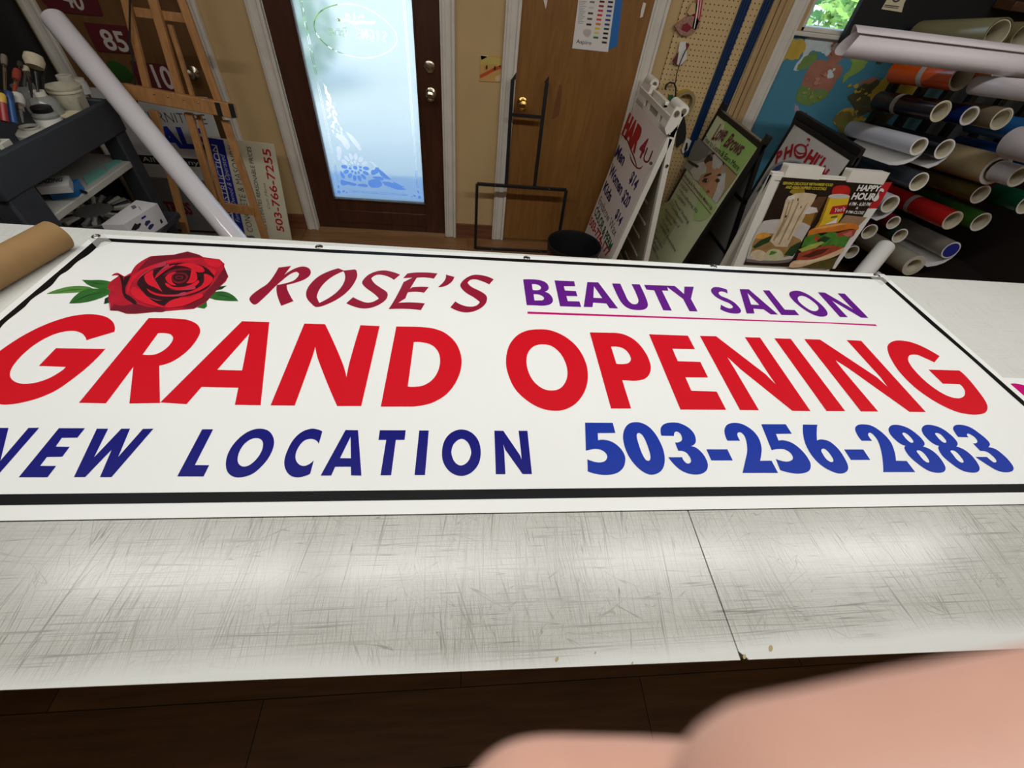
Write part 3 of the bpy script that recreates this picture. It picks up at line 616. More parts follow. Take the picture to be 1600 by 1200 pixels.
word('lettering', wine, [
 "V 565,437 713,418 630,525 720,465~ 800,432~ 860,425~ 920,445~ 943,490~ 925,535~ 860,580~ 760,615~ 660,640 670,700~ 740,830 597,885 555,780~ 540,700~ 545,642 650,620~ 740,590~ 790,545~ 805,505 775,485 700,515~ 610,585~ 530,655~ 440,745~ 345,835~ 300,868~ 265,865~ 230,830~ 225,795~ 260,750~ 340,690~ 430,630~ 490,560~",
 ("V 1265,445 1330,472 1460,458 1480,480~ 1485,540~ 1450,620~ 1380,710~ 1280,790~ 1150,860~ 1010,900~ 950,860~ 895,790~ 890,720~ 930,640~ 1020,550~ 1130,490~", "V 1325,480 1345,560~ 1310,650~ 1240,730~ 1150,795~ 1042,852 1012,785 1040,700~ 1110,610~ 1200,540~"),
 "W 545,188 483,240 420,205~ 350,188~ 300,193~ 257,225 290,275~ 360,325~ 410,360~ 422,390~ 400,440~ 330,490~ 240,522~ 160,525~ 80,505~ 7,473 75,412 140,445~ 210,467~ 270,460~ 333,425 280,375~ 210,325~ 168,280~ 170,250~ 220,195~ 290,160~ 370,145~ 450,155~",
 "W 620,175 750,165~ 920,175 882,228 790,215~ 712,218 640,335 680,312~ 833,312 785,368 700,358~ 622,365 597,425 525,470 650,465~ 793,475 753,543 620,530~ 430,532 500,420~ 580,262 668,218 575,222",
 "W 1003,187 1088,210 1060,260~ 1000,300~ 922,312 975,265~ 1000,225~",
 "W 1480,235 1437,285 1370,255~ 1300,235~ 1250,240~ 1220,270 1260,310~ 1340,350~ 1400,390~ 1415,430~ 1390,490~ 1320,540~ 1230,565~ 1140,555~ 1047,515 1097,455 1160,490~ 1230,507~ 1300,500~ 1342,462 1290,420~ 1200,365~ 1150,310~ 1152,275~ 1200,225~ 1270,192~ 1340,190~ 1420,207~"])
# the printed rose
rA = mat('printed rose red', (168,20,42), .42, var=.28, scale=26); rB = mat('printed rose bright petal', (210,24,44), .42, var=.1, scale=30)
rC = mat('printed rose dark gap', (44,10,18), .42, var=.3, scale=30); rD = mat('printed rose maroon fold', (112,16,36), .42, var=.2, scale=30); rE = mat('printed rose pink edge', (176,54,76), .42)
gA = mat('printed leaf green', (40,98,38), .42, var=.25, scale=40); gB = mat('printed leaf light green', (78,130,58), .42, var=.25, scale=40); gC = mat('printed leaf dark', (22,52,26), .42)
ro = MB(); lf = MB()
for m_, s_, z_ in ((gA, "Y 330,278 400,280~ 480,280~ 545,292 540,345 440,340~ 365,310", .0005), (gB, "Y 62,385 150,350~ 250,328~ 360,328~ 415,345 330,370~ 200,380~", .0007), (gA, "Y 235,457 280,400~ 350,355~ 440,345~ 545,352 540,385 450,425~ 350,450~", .0009),
  (gC, "Y 497,462 505,420 540,400 550,450", .0005), (gA, "Y 1275,400 1340,370~ 1420,370~ 1480,400~ 1515,440 1430,438~ 1340,430 1280,412", .0006), (gC, "Y 1320,345 1380,328 1428,322 1390,350 1330,362", .0005), (gA, "Y 1205,488 1260,440 1275,445 1278,480 1257,498", .0005),
  (gC, "Y 100,381 250,355 400,347 250,358", .0011), (gC, "Y 260,450 380,392 530,366 385,396", .0013), (gC, "Y 345,283 440,305 530,315 440,308", .0011), (gC, "Y 1330,388 1420,400 1505,437 1415,404", .0011)):
    lf.flat(bf, bf.tr(s_), m_, z_)
lf.build('printed_leaves', bn, smooth=0)
for k, (m_, s_) in enumerate((
  (rA, "X 1015,62 1150,100 1205,130 1395,155 1455,210 1450,240 1500,360 1470,420 1400,480 1330,560 1250,650 1180,700 1090,745 850,765 600,785 400,805 290,805 190,770 90,765 95,690 75,580~ 65,480 85,430 200,350 150,345 112,352 145,325~ 190,318 265,360 345,315 400,230~ 480,170~ 580,118 850,100"),
  (rD, "X 590,125 850,105 1015,68 1150,105 1195,135 1000,140~ 800,165~ 600,220~ 430,300~ 400,330 470,230~"),
  (rD, "X 1400,480 1500,360 1455,250 1400,330~ 1300,470~ 1150,610~ 950,735 1090,740 1250,650"),
  (rD, "X 90,765 140,690 240,710~ 400,690~ 560,730~ 740,745~ 600,780 400,800 290,800 190,768"),
  (rB, "X 350,370 450,290~ 600,230~ 800,170~ 1000,150~ 1180,150 1010,172~ 760,205~ 560,270~ 430,350~ 350,440"),
  (rB, "X 1205,150 1380,165 1430,215 1380,250~ 1280,230~"),
  (rC, "X 430,480 420,430~ 480,350~ 600,290~ 800,215~ 1000,200~ 1180,230~ 1250,270 1330,340~ 1310,420~ 1250,500~ 1100,570~ 950,600 860,640~ 740,710 600,660~ 500,560~"),
  (rC, "X 265,370 345,345 300,440 280,560~ 340,600~ 410,690~ 330,660~ 260,600~ 240,480"),
  (rC, "X 190,330 250,365 262,470 240,560 232,450 215,380"),
  (rB, "X 300,545 315,450~ 350,395~ 360,420 335,480~ 320,530~ 295,578"),
  (rB, "X 500,360 600,290~ 605,350~ 640,430~ 720,550 640,500~ 540,450~"),
  (rB, "X 530,500 640,560~ 800,580~ 1000,555~ 1170,480~ 1215,400 1210,330 1310,370~ 1310,420~ 1230,490~ 1080,560~ 880,600~ 700,598~ 580,560~"),
  (rB, "X 625,395 690,300~ 800,240~ 880,225 760,290~ 680,350~"),
  (rB, "X 880,232 1050,205~ 1200,255~ 1220,300 1180,320 1100,300~ 1020,255~"),
  (rD, "X 720,365 800,300~ 900,270~ 1020,268~ 1100,300 1000,290~ 880,300~ 800,330~"),
  (rB, "X 750,380 800,330~ 880,312~ 845,340~ 825,380~ 845,440~ 880,470~ 800,450~"),
  (rB, "X 1060,285 1120,320~ 1130,400~ 1080,440~ 1000,440 1040,390~"),
  (rB, "X 755,440~ 850,490~ 1000,480~ 1145,405 1150,440~ 1080,495~ 900,520~ 785,492~"),
  (rE, "X 790,515 950,520~ 1110,492~ 960,528~"),
  (rE, "X 700,594 860,590~ 1010,562~ 870,602~"),
  (rD, "X 830,360~ 900,320~ 1000,330~ 1025,380~ 970,440~ 870,440~"),
  (rC, "X 845,365~ 900,335~ 985,345~ 1000,380~ 950,420~ 880,420~"),
  (rD, "X 870,375~ 910,355~ 960,362~ 965,385~ 920,400~"),
  (rC, "X 890,376~ 925,366~ 945,380~ 915,390~"),
  (rC, "X 1130,320 1190,315 1205,345 1150,400 1130,370"),
  (rB, "X 345,560 420,640~ 560,700~ 745,737 600,655 500,570 380,495~"),
  (rB, "X 750,712 850,640~ 1050,610~ 1200,580~ 1100,660~ 950,720~ 760,737"),
  (rB, "X 1250,258 1330,275~ 1362,310 1340,360 1290,305"),
  (rC, "X 1200,255 1240,262 1290,305 1335,355 1310,350 1245,315 1215,285"),
  (rE, "X 625,385 700,290~ 800,232~ 705,300~"), (rE, "X 600,300 603,350~ 645,425~ 720,548 636,430~"),
  (rE, "X 420,420 470,350~ 600,265~ 770,205~ 600,280~ 480,362~"), (rE, "X 540,600 640,640~ 720,650 640,650~"),
  (rE, "X 75,560 95,690~ 92,762 86,700~"),
)):
    ro.flat(bf, bf.tr(s_), m_, .0008+k*.00006)
rose = ro.build('printed_rose', bn, smooth=0)
gm = mat('grommet metal', (150,148,140), .25, 1); gh = mat('grommet hole', (20,18,16), .8)
for px, py in ((150, 369.5), (498.5, 385.5), (823, 403), (1115, 416), (1370, 430.5)):
    p = atz(px, py, ZB)
    MB().lathe((p.x, p.y, ZB+.0002), [(.0062,.0008),(.0075,.0022),(.0095,.0024),(.0118,.0008),(.0122,0)], gm, n=20).lathe((p.x, p.y, ZB+.0004), [(.0001,0),(.0066,0)], gh, n=16).build('grommet', bn)
for y in (.37,):
    for x in (-.62, .21, 1.02): pass
tape = mat('clear tape', (226,226,222), .15, alpha=.35)
mb = MB(); mb.flat(bf, [bf.px(*q) for q in ((137,372), (156,362), (176,379), (152,388))], tape, .0012); mb.build('clear_tape', bn, smooth=0); mb = MB(); mb.flat(bf, [bf.px(*q) for q in ((1372,424), (1392,437), (1378,446), (1360,434))], tape, .0012)
mb.build('clear_tape', bn, smooth=0)
# ------------------------------------------------------------------ second banner under its right end
b2 = thing('banner', 'white banner with a magenta shape, corner showing under the big banner at the right', 'banner', (1.9, .5, ZT))
b2f = Fr((0, 0, ZT+.0009), (1,0,0), (0,1,0))
MB().flat(b2f, [(1.33,.30),(2.3,.28),(2.31,.735),(1.34,.752)], vin, 0, .0006).build('vinyl_sheet', b2)
mg = b2f.tr("I 1572,603~ 1578,600~ 1588,599.5~ 1602,603~ 1640,622~ 1690,655~ 1700,675~ 1660,672~ 1620,650~ 1585,620~")
MB().flat(b2f, mg, magenta, .0004).build('printed_shape', b2, smooth=0)
# ------------------------------------------------------------------ kraft paper roll on the left end
kr = mat('brown kraft paper', (146,114,70), .75, var=.06, scale=14, bump=.1)
ka = Vector((-math.sin(.205), -math.cos(.205), 0)); R_ = .0411
kc = Vector((-1.168, 1.1965, ZT+R_+.001)); k_ = thing('paper_roll', 'brown kraft paper roll lying on the left end of the table', 'paper roll', (kc.x, kc.y, ZT))
mb = MB(); mb.cyl(kc, kc+ka*.62, R_, R_, kr, 48, inner=.62, mi=mat('roll core cardboard', (150,118,78), .8)); mb.build('paper', k_)
mb = MB(); mb.cyl(kc+ka*.002, kc+ka*.618, R_*.615, R_*.615, mat('roll core cardboard'), 32, inner=.9); mb.build('core_tube', k_)
smg = mat('dark ink smudge', (96,94,90), .6)
# ------------------------------------------------------------------ the photographer's hand, just under the lens
def cw(px, py, d): return CAM + (C_R*((px-800)/FPX)+C_D*((py-600)/FPX)+C_F)*d
def cl(x, y, z): return CAM + C_R*x + C_D*y + C_F*z
skin = mat('skin', (208,160,140), .5, var=.05, scale=120, bump=.05); skin.node_tree.nodes['Principled BSDF'].inputs['Subsurface Weight'].default_value = .12
skin.node_tree.nodes['Principled BSDF'].inputs['Subsurface Radius'].default_value = (.006,.003,.002)
hm_ = MB(); TIPS = []
def finger(pts, is_tip=True):
    """tapered links with rounded joints, fused into one skin below"""
    P_ = [(cl(*p[:3]), p[3]) for p in pts]
    for (p, r0), (q, r1) in zip(P_, P_[1:]): hm_.cyl(p, q, r0, r1, skin, 20)
    for p, r0 in P_: hm_.ball(p, r0, skin, 18)
    if is_tip: TIPS.append((P_[-1][0], (P_[-1][0]-P_[-2][0]).normalized(), P_[-1][1]))
finger([(.215,.25,-.01,.030), (.165,.165,-.005,.027), (.135,.115,0,.026)], False)
for q in ((.118,.064,.008,.0145), (.108,.082,.012,.0150), (.106,.100,.010,.0145), (.110,.118,.006,.0135)): finger([(.150,.135,-.004,.022), q], False)
finger([(.118,.064,.008,.0140), (.098,.040,.020,.0118), (.068,.0304,.0265,.0106), (.0425,.0273,.0262,.0101), (.0182,.0298,.0246,.0094)])
finger([(.108,.082,.012,.0140), (.080,.066,.032,.0115), (.048,.056,.0395,.0104), (.020,.0450,.0385,.0097), (.0024,.0419,.0362,.0092)])
finger([(.106,.100,.010,.0135), (.078,.088,.034,.0110), (.050,.080,.040,.0098), (.030,.071,.038,.0092), (.012,.066,.034,.0087)])
finger([(.110,.118,.006,.0125), (.088,.110,.028,.0096), (.066,.106,.034,.0086), (.050,.100,.033,.0080), (.036,.096,.030,.0075)])
finger([(.140,.120,-.012,.0180), (.112,.098,-.024,.0145), (.090,.074,-.036,.0122), (.064,.054,-.040,.0112), (.044,.042,-.037,.0104)])
hand = hm_.build('hand', org=cl(.135,.115,0), smooth=0)
rm = hand.modifiers.new('fuse', 'REMESH'); rm.mode = 'VOXEL'; rm.voxel_size = .0011; rm.use_smooth_shade = True
sm_ = hand.modifiers.new('smooth', 'SMOOTH'); sm_.factor = .5; sm_.iterations = 14
tag(hand, "blurred fingertips of the person taking the photograph, at the lower right", 'hand')
nail = mat('finger nail', (226,176,160), .3)
for k, (c0, d_, r0) in enumerate(TIPS):
    up = C_F if k < 4 else -C_F; up = (up-d_*up.dot(d_)).normalized(); sd = d_.cross(up); c_ = c0+up*r0*.90; vs = []
    for a in range(7):
        for b_ in range(5):
            u, v_ = (a/6-.55)*r0*1.3, (b_/4-.5)*r0*1.2; vs.append(c_+d_*u+sd*v_-up*(v_*v_*.55+max(0,u)**2*.6)/r0)
    MB().add(vs, [(a*5+b_, a*5+b_+1, a*5+b_+6, a*5+b_+5) for a in range(6) for b_ in range(4)], nail).build('finger_nail', hand)
# ================================================================== left end of the back wall
dgrey = mat('dark grey moulded plastic', (48,52,58), .55, var=.12, scale=9, bump=.1)
MB().box((-2.98, 2.62, 0), (-2.328, 3.05, 1.62), mat('black cabinet paint', (26,26,28), .5)).build('cabinet_body', thing('cabinet', 'tall black cabinet in the back left corner behind the cart', 'cabinet', (-2.69, 2.83, 0)), bevel=.005)
cab = bpy.data.objects['cabinet']
for x0 in (-2.97, -2.65): MB().box((x0, 2.60, .06), (x0+.31, 2.62, 1.58), mat('black cabinet paint')).build('cabinet_door', cab, bevel=.004)
# ------------------------------------------------------------------ studio easel
oak = wood('easel wood', (150,104,58), (178,128,76), .5, (7,7,1.5), 2); scr = mat('screw head', (170,166,156), .3, 1)
es = thing('easel', 'wooden studio easel standing in front of the brown door with placards', 'easel', (-1.48, 2.66, 0))
EF = Fr((0, 2.64, .9), (1,0,0), (0,.2,1))
def slat(pts, w_, th=.02, lift=0, name='slat'):
    P_ = [EF.px(*p) for p in pts]; mb = MB()
    for p, q in zip(P_, P_[1:]):
        mb.bar(EF.at(p[0], p[1], lift), EF.at(q[0], q[1], lift), w_, th, oak, up=EF.n)
    return mb.build(name, es, bevel=.002)
def ext(p, q, a, b):
    p, q = np.array(p, float), np.array(q, float); return [tuple(p+(p-q)*a), tuple(q+(q-p)*b)]
slat(ext((196,0),(232,144),.55,.06), .033); slat(ext((239,0),(283,150),.55,.06), .038); slat([(262,38),(299,154)], .018, lift=-.02); slat(ext((284,0),(343,162),.55,.06), .036)
slat([(207,18),(294,29)], .036, lift=-.022, name='cross_bar')
def leg_to_floor(p, q, w_, lift=0):
    a, b = EF.at(*EF.px(*p), lift), EF.at(*EF.px(*q), lift); k = (a.z-.0)/(a.z-b.z); b = a+(b-a)*k
    MB().bar(a, b, w_, .022, oak, up=EF.n).build('leg', es, bevel=.002)
leg_to_floor((240,172),(285,341), .036); leg_to_floor((295,176),(335,313), .036, .002); leg_to_floor((307,180),(344,318), .02, -.024); leg_to_floor((352,188),(415,373), .038)
slat([(340,321),(399,329)], .05, lift=.012, name='cross_bar')
l0, l1 = EF.px(200,141), EF.px(371,173)
mb = MB(); a, b = EF.at(l0[0], l0[1], .03), EF.at(l1[0], l1[1], .03); mb.bar(a, b, .065, .05, oak, up=EF.n); lg = mb.build('canvas_ledge', es, bevel=.004)
for t_ in (.3, .42, .56, .69): c_ = a+(b-a)*t_; MB().ball(c_+EF.n*.026+EF.v*.012, .004, scr, 10).build('screw', lg)
c_ = a+(b-a)*.93
for q_ in (-.03, .035): MB().bar(c_+EF.u*q_+EF.n*.0255-EF.v*.03, c_+EF.u*q_+EF.n*.0255+EF.v*.03, .024, .004, mat('black metal', (22,22,24), .45), up=EF.n).build('clamp', lg)
cordm = mat('black cord', (14,14,15), .6)
mb = MB(); mb.tube([EF.at(*EF.px(*p), .03) for p in ((210,-30),(209,40),(209,75),(213,86),(214,110),(217,140),(221,168))], .004, cordm); tag(mb.build('cord', org=EF.at(*EF.px(210,60), .03)), 'thin black cord hanging down the left slat of the easel', 'cord')
# ------------------------------------------------------------------ signs leaning on the wall behind it
crm = mat('cream sign board', (222,216,188), .5); wsg = mat('grey white sign board', (190,190,186), .5); sblu = mat('sign royal blue', (28,44,150), .45); sred = mat('sign red', (186,30,40), .45); sblk = mat('sign black', (22,22,24), .45); swh = mat('sign white', (232,230,224), .45); smar = mat('sign dark red', (110,24,28), .5)
gfm = Fr((-1.75, 2.90, .0), (1,0,0), (0,.11,1))
def poly_thing(name, label, cat, fr, pxs, m_, thick=.006, group=None, org=None):
    P_ = [fr.px(*p) for p in pxs]; mb = MB(); mb.flat(fr, P_, m_, 0, thick)
    t_ = thing(name, label, cat, org or fr.at(sum(p[0] for p in P_)/len(P_), min(p[1] for p in P_)), group)
    mb.build('board', t_, smooth=0); return t_
c2 = lambda s_, x, y: (CROP[s_][0]+x/CROP[s_][2], CROP[s_][1]+y/CROP[s_][2])
fs_ = thing('furniture_sign', 'grey white furniture sale sign leaning behind the easel legs', 'sign', gfm.at(-.15, .03))
fq = [gfm.px(150,150), gfm.px(322,149), gfm.px(346,226), gfm.px(372,318)]
x1f = gfm.px(333,182)[0]; ZF = gfm.px(322,152)[1]; MB().flat(gfm, [(-.42,.42),(x1f,.42),(x1f,ZF),(-.42,ZF)], wsg, 0, .006).flat(gfm, [(-.42,.02),(x1f+.02,.02),(x1f+.02,.36),(-.42,.36)], mat('dim grey sign board', (120,118,114), .5), 0, .006).flat(gfm, [(-.40,.30),(x1f-.02,.30),(x1f-.02,.46),(-.40,.46)], wsg, -.004, .004).build('board', fs_, smooth=0)
mb = MB(); tpx(mb, gfm, 'FURNITURE', 'q', (40,205), (548,232), (60,120), sblk, off=-.01)
tpx(mb, gfm, 'SALE', 'q', (95,405), (560,430), (70,240), sblu, off=.05)
st_ = [gfm.px(*c2('q', *p)) for p in ((-60,475),(480,515),(490,580),(-40,545))]; mb.flat(gfm, st_, sblk, .001)
tpx(mb, gfm, 'All in Sunny', 'q', (20,532), (478,565), (22,492), wsg, lift=.0015)
mb.build('lettering', fs_, smooth=0); mb = MB(); tpx(mb, gfm, 'MATTRESS', 'q', (55,945), (430,965), (60,850), smar, off=.04)
mb.build('lettering', fs_, smooth=0)
gcm = Fr((-1.45, 2.865, 0), (1,0,0), (0,.11,1))
cs = poly_thing('construction_sign', 'cream and blue construction sign standing on its side against the wall', 'sign', gcm, [(321,214),(427.5,225),(463,412),(386,410)], crm)
mb = MB(); mb.flat(gcm, [gcm.px(*c2('q', *p)) for p in ((525,335),(672,358),(905,1360),(740,1290))], sblu, .001)
mb.build('blue_panel', cs, smooth=0); mb = MB()
tpx(mb, gcm, 'ASHIR CONSTRUCTION', 'q', (800,1230), (622,402), (760,1235), swh, lift=.0016)
mb.flat(gcm, [gcm.px(*c2('q', *p)) for p in ((612,408),(622,406),(815,1240),(805,1242))], swh, .0016)
tpx(mb, gcm, 'Family Owned & Operated', 'q', (812,1030), (680,478), (778,1035), swh, lift=.0016, shear=.25, off=-.01)
tpx(mb, gcm, 'CONCRETE & MASONRY', 'q', (918,1112), (762,405), (870,1118), sblk, off=-.01)
tpx(mb, gcm, 'FREE ESTIMATES REASONABLE PRICES', 'q', (1038,1120), (895,415), (1008,1125), sblk)
tpx(mb, gcm, 'Call: Mana', 'q', (1056,922), (1014,712), (1036,926), sblk, shear=.25, off=-.01)
tpx(mb, gcm, '503-766-7255', 'q', (1170,1108), (1054,436), (1112,1114), sred, off=.015)
mb.build('lettering', cs, smooth=0)
# ------------------------------------------------------------------ long white roll leaning across
wv = mat('glossy white vinyl roll', (222,218,222), .12, var=.02, scale=5, spec=.6)
ta = CAM+ray(85,30)*1.95; tb_ = CAM+ray(365,370)*2.13; td = (tb_-ta); te = ta+td*((ta.z-.02)/(ta.z-tb_.z))
tr_ = thing('vinyl_roll', 'long white vinyl roll leaning diagonally in front of the easel', 'vinyl roll', te)
mb = MB(); mb.cyl(te, ta, .0505, .0505, wv, 40, inner=.8, mi=mat('white paper', (236,234,228), .6)); mb.build('vinyl', tr_)
mb = MB(); mb.cyl(te+td.normalized()*-.003, ta+td.normalized()*.003, .040, .040, mat('roll core cardboard'), 28, inner=.88); mb.build('core_tube', tr_)
# ------------------------------------------------------------------ utility cart
CX, CY0, CY1 = -1.75, 1.70, 2.53
ct = thing('utility_cart', 'dark grey plastic utility cart on the left with paint jars on top', 'cart', (-2.08, 2.1, 0))
mb = MB(); mb.box((-2.42, CY0, .845), (CX, CY1, .86), dgrey)
mb.box((CX-.03, CY0, .775), (CX, CY1, .912), dgrey).box((-2.42, CY0, .775), (-2.39, CY1, .912), dgrey).box((-2.39, CY0, .775), (CX-.03, CY0+.03, .912), dgrey).box((-2.39, CY1-.03, .775), (CX-.03, CY1, .912), dgrey)
mb.build('top_tray', ct, bevel=.008)
for x0 in (CX-.09, -2.42):
    for y0, y1 in ((CY0+.01, CY0+.155), (CY1-.09, CY1-.005)): MB().box((x0, y0, .06), (x0+.085, y1, .79), dgrey).build('leg', ct, bevel=.01)
shw = mat('pale grey shelf liner', (176,176,168), .6, var=.06, scale=8)
MB().box((-2.40, CY0+.03, .625), (CX-.01, CY1-.02, .655), shw).build('shelf', ct, bevel=.004)
MB().box((-2.42, CY0, .36), (CX+.11, CY1-.09, .395), dgrey).build('bottom_shelf', ct, bevel=.008)
for x in (-2.36, CX-.05):
    for y in (CY0+.08, CY1-.05): MB().cyl((x-.015, y, .031), (x+.015, y, .031), .03, .03, mat('black metal')).build('caster', ct)
# things on the cart
wpl = mat('white plastic', (226,222,208), .45, var=.04, scale=20); dirty = mat('stained white plastic', (206,200,176), .5, var=.12, scale=30); amber = mat('amber label', (196,142,48), .5); clearp = mat('cloudy clear plastic', (196,198,192), .2, trans=.55); blkp = mat('black plastic', (22,22,24), .4)
ZTR = .86
def jar(name, label, cat, px, py, x, rb, rt, m_, neck=None, base=None):
    p = atx(px, py, x); b = Vector((p.x, p.y, base or ZTR)); h = p.z-b.z
    t_ = thing(name, label, cat, b); return t_, b, h
t_, b, h = jar('paint_tub', 'ribbed white plastic tub with dirty label, largest on the grey cart', 'tub', 97, 133, -1.90, 0, 0, None)
MB().lathe(b, [(.001,0),(.050,0),(.053,.004),(.064,h*.78),(.068,h*.8),(.068,h*.86),(.066,h*.88),(.069,h*.92),(.070,h),(.066,h),(.061,h*.8),(.001,.02)], dirty, n=32).build('body', t_)
mb = MB(); L_ = Fr(b+Vector((.058,-.012,0)), (0,1,0), (.011/h,0,1)); mb.rect(L_, -.03, h*.25, .02, h*.7, mat('smudged label', (182,178,158), .6), .004); mb.build('label_patch', t_, smooth=0)
t_, b, h = jar('bottle', 'white capped bottle with amber label behind the white tub', 'bottle', 99, 117, -2.06, 0, 0, None)
MB().lathe(b, [(.001,0),(.034,0),(.034,h*.62),(.03,h*.7)], wpl).build('body', t_); MB().lathe(b, [(.0345,h*.3),(.0347,h*.62),(.031,h*.70)], amber).build('label_band', t_); MB().lathe(b, [(.032,h*.7),(.034,h*.71),(.034,h*.98),(.032,h),(.02,h),(.018,h*.98),(.001,h*.98)], wpl).build('cap', t_)
t_, b, h = jar('spray_can', 'slim white can standing at the far end of the grey cart', 'can', 122, 122, -2.02, 0, 0, None)
MB().lathe(b, [(.001,0),(.026,0),(.026,h*.72),(.022,h*.8)], mat('off white can', (214,212,206), .4)).build('body', t_); MB().lathe(b, [(.022,h*.8),(.024,h*.81),(.022,h),(.001,h)], wpl).build('cap', t_)
t_, b, h = jar('brush_jar', 'cloudy jar with white neck holding paint brushes on the cart', 'jar', 57, 142, -1.90, 0, 0, None)
MB().lathe(b, [(.001,.003),(.048,.003),(.052,.01),(.052,h*.55),(.04,h*.78),(.026,h*.86)], clearp).build('body', t_); MB().lathe(b, [(.026,h*.84),(.027,h),(.022,h),(.021,h*.84)], wpl).build('neck', t_)
brm = mat('dark brush handle', (34,30,28), .4); bris = mat('pale bristle', (196,184,158), .8, var=.1, scale=90)
def brush(px0, px1, x0, x1, label, hm, bm_, w_=.012, L_=.07, ferr=True):
    a, c_ = atx(*px0, x0), atx(*px1, x1); d_ = (c_-a).normalized(); q_ = thing('paint_brush', label, 'brush', a)
    MB().tube([a, a+(c_-a)*.3, c_-d_*L_*1.3], .005, hm, rs=[.003, .006, .007]).build('handle', q_)
    if ferr: MB().bar(c_-d_*L_*1.5, c_-d_*L_*.9, w_*1.5, w_*.8, steel, up=(1,0,0)).build('ferrule', q_, bevel=.002)
    MB().lathe(c_-d_*L_, [(.001,0),(w_,.002),(w_*1.25,L_*.5),(w_*1.05,L_*.9),(.001,L_)], bm_, axis=d_, n=16).build('bristles', q_)
brush((60,150),(52,84), -1.90, -1.90, 'wide pale bristled brush standing in the white necked jar', brm, bris, .028, .055, False)
brush((66,152),(68,100), -1.91, -1.93, 'thin dark brush right of the wide one in the white necked jar', brm, mat('dark bristle', (60,52,44), .8), .008, .03)
brush((50,152),(44,112), -1.89, -1.92, 'thin dark brush left of the wide one in the white necked jar', brm, mat('dark bristle'), .008, .03)
t_, b, h = jar('glass_jar', 'squat clear jar with black lid in front of the white necked jar', 'jar', 63, 167, -1.835, 0, 0, None)
MB().lathe(b, [(.001,.002),(.042,.002),(.046,.01),(.046,h*.7),(.036,h*.82)], clearp).build('body', t_); MB().lathe(b, [(.035,h*.8),(.036,h*.82),(.036,h),(.034,h+.002),(.001,h+.002)], blkp).build('lid', t_); MB().lathe(b, [(.0465,.02),(.0468,h*.6)], mat('white paper'), n=28).build('label_band', t_)
t_, b, h = jar('plastic_cup', 'low cream plastic tub beside the rim of the grey cart', 'tub', 107, 178, -1.835, 0, 0, None)
MB().lathe(b, [(.001,0),(.04,0),(.046,h*.8),(.048,h),(.045,h),(.001,h*.4)], dirty).build('body', t_); MB().lathe(b, [(.0485,h*.86),(.05,h*.9),(.05,h*1.02),(.001,h*1.03)], mat('cream lid', (214,206,170), .5)).build('lid', t_)
t_, b, h = jar('plastic_jar', 'cloudy white screw top jar at the near rim of the cart', 'jar', 45, 197, -1.845, 0, 0, None)
MB().lathe(b, [(.001,0),(.055,0),(.058,.006),(.058,h*.5),(.044,h*.75),(.032,h*.85),(.034,h*.86),(.034,h),(.030,h),(.028,h*.8)], mat('milky plastic', (206,204,192), .35, trans=.25), n=30).build('body', t_)
brush((36,192),(27,146), -1.82, -1.85, 'grey brush with rounded pale head beside the blue marker', mat('grey handle', (90,90,88), .5), mat('pale grey bristle', (190,188,180), .8), .016, .05)
brush((20,160),(27,108), -1.95, -1.98, 'red handled tool standing among the brushes', mat('worn red paint', (150,62,46), .5), mat('red handle top', (150,62,46), .5), .011, .06)
brush((8,160),(6,85), -2.0, -2.03, 'grey metal tool handle at the left edge behind the jars', steel, mat('grey bristle', (120,112,100), .8), .009, .05)
t_, b, h = jar('bottle', 'dark teal bottle squeezed between the black lidded jar and the white tub', 'bottle', 88, 148, -1.925, 0, 0, None)
MB().lathe(b, [(.001,0),(.017,0),(.017,h*.7),(.010,h*.85)], mat('dark teal bottle', (24,66,66), .4)).build('body', t_); MB().lathe(b, [(.013,h*.83),(.013,h),(.001,h)], blkp).build('cap', t_)
t_, b, h = jar('brush_jar', 'tall cloudy glass behind the blue marker holding grey tools', 'jar', 34, 132, -2.03, 0, 0, None)
MB().lathe(b, [(.001,.003),(.036,.003),(.042,h),(.039,h),(.034,.01)], clearp).build('body', t_)
brush((36,150),(40,104), -2.03, -2.05, 'pale flat brush standing in the tall cloudy glass', mat('grey handle'), bris, .012, .035)
brush((31,150),(31,96), -2.03, -2.05, 'slim black brush standing in the tall cloudy glass', brm, mat('dark bristle'), .008, .03)
def marker(px0, px1, x, c_, label, capc):
    a, e_ = atx(*px0, x), atx(*px1, x); d_ = (e_-a).normalized(); q_ = thing('marker_pen', label, 'marker', a)
    MB().cyl(a, a+(e_-a)*.7, .012, .012, mat('pen '+str(c_), c_, .4), 16).build('barrel', q_); MB().lathe(a+(e_-a)*.7, [(.0125,0),(.0125,.03),(.010,.034),(.001,.034)], mat('pen '+str(capc), capc, .4), axis=d_, n=16).build('cap', q_)
marker((21,192),(13,142), -1.84, (30,86,150), 'blue marker pen standing among the brushes on the cart', (28,60,110))
marker((8,190),(2,148), -1.84, (150,40,40), 'red and yellow marker pen at the left edge of the photo', (206,170,60))
p = atx(15, 238, -1.83); cb = thing('small_box', 'small white carton at the left rim of the cart', 'box', (p.x, p.y, ZTR))
MB().obox(Vector((p.x-.02, p.y-.03, ZTR)), (.035,.006,0), (-.008,.055,0), (0,0,p.z+.04-ZTR), wpl).build('carton', cb, bevel=.001)
p = atx(2, 222, -1.81); MB().obox(Vector((p.x-.05, p.y-.03, ZTR)), (.03,0,0), (0,.05,0), (0,0,p.z+.03-ZTR), mat('green packet', (52,120,58), .5)).build('packet', thing('packet', 'green packet standing behind the small white carton', 'box', (p.x-.03, p.y, ZTR)), bevel=.001)
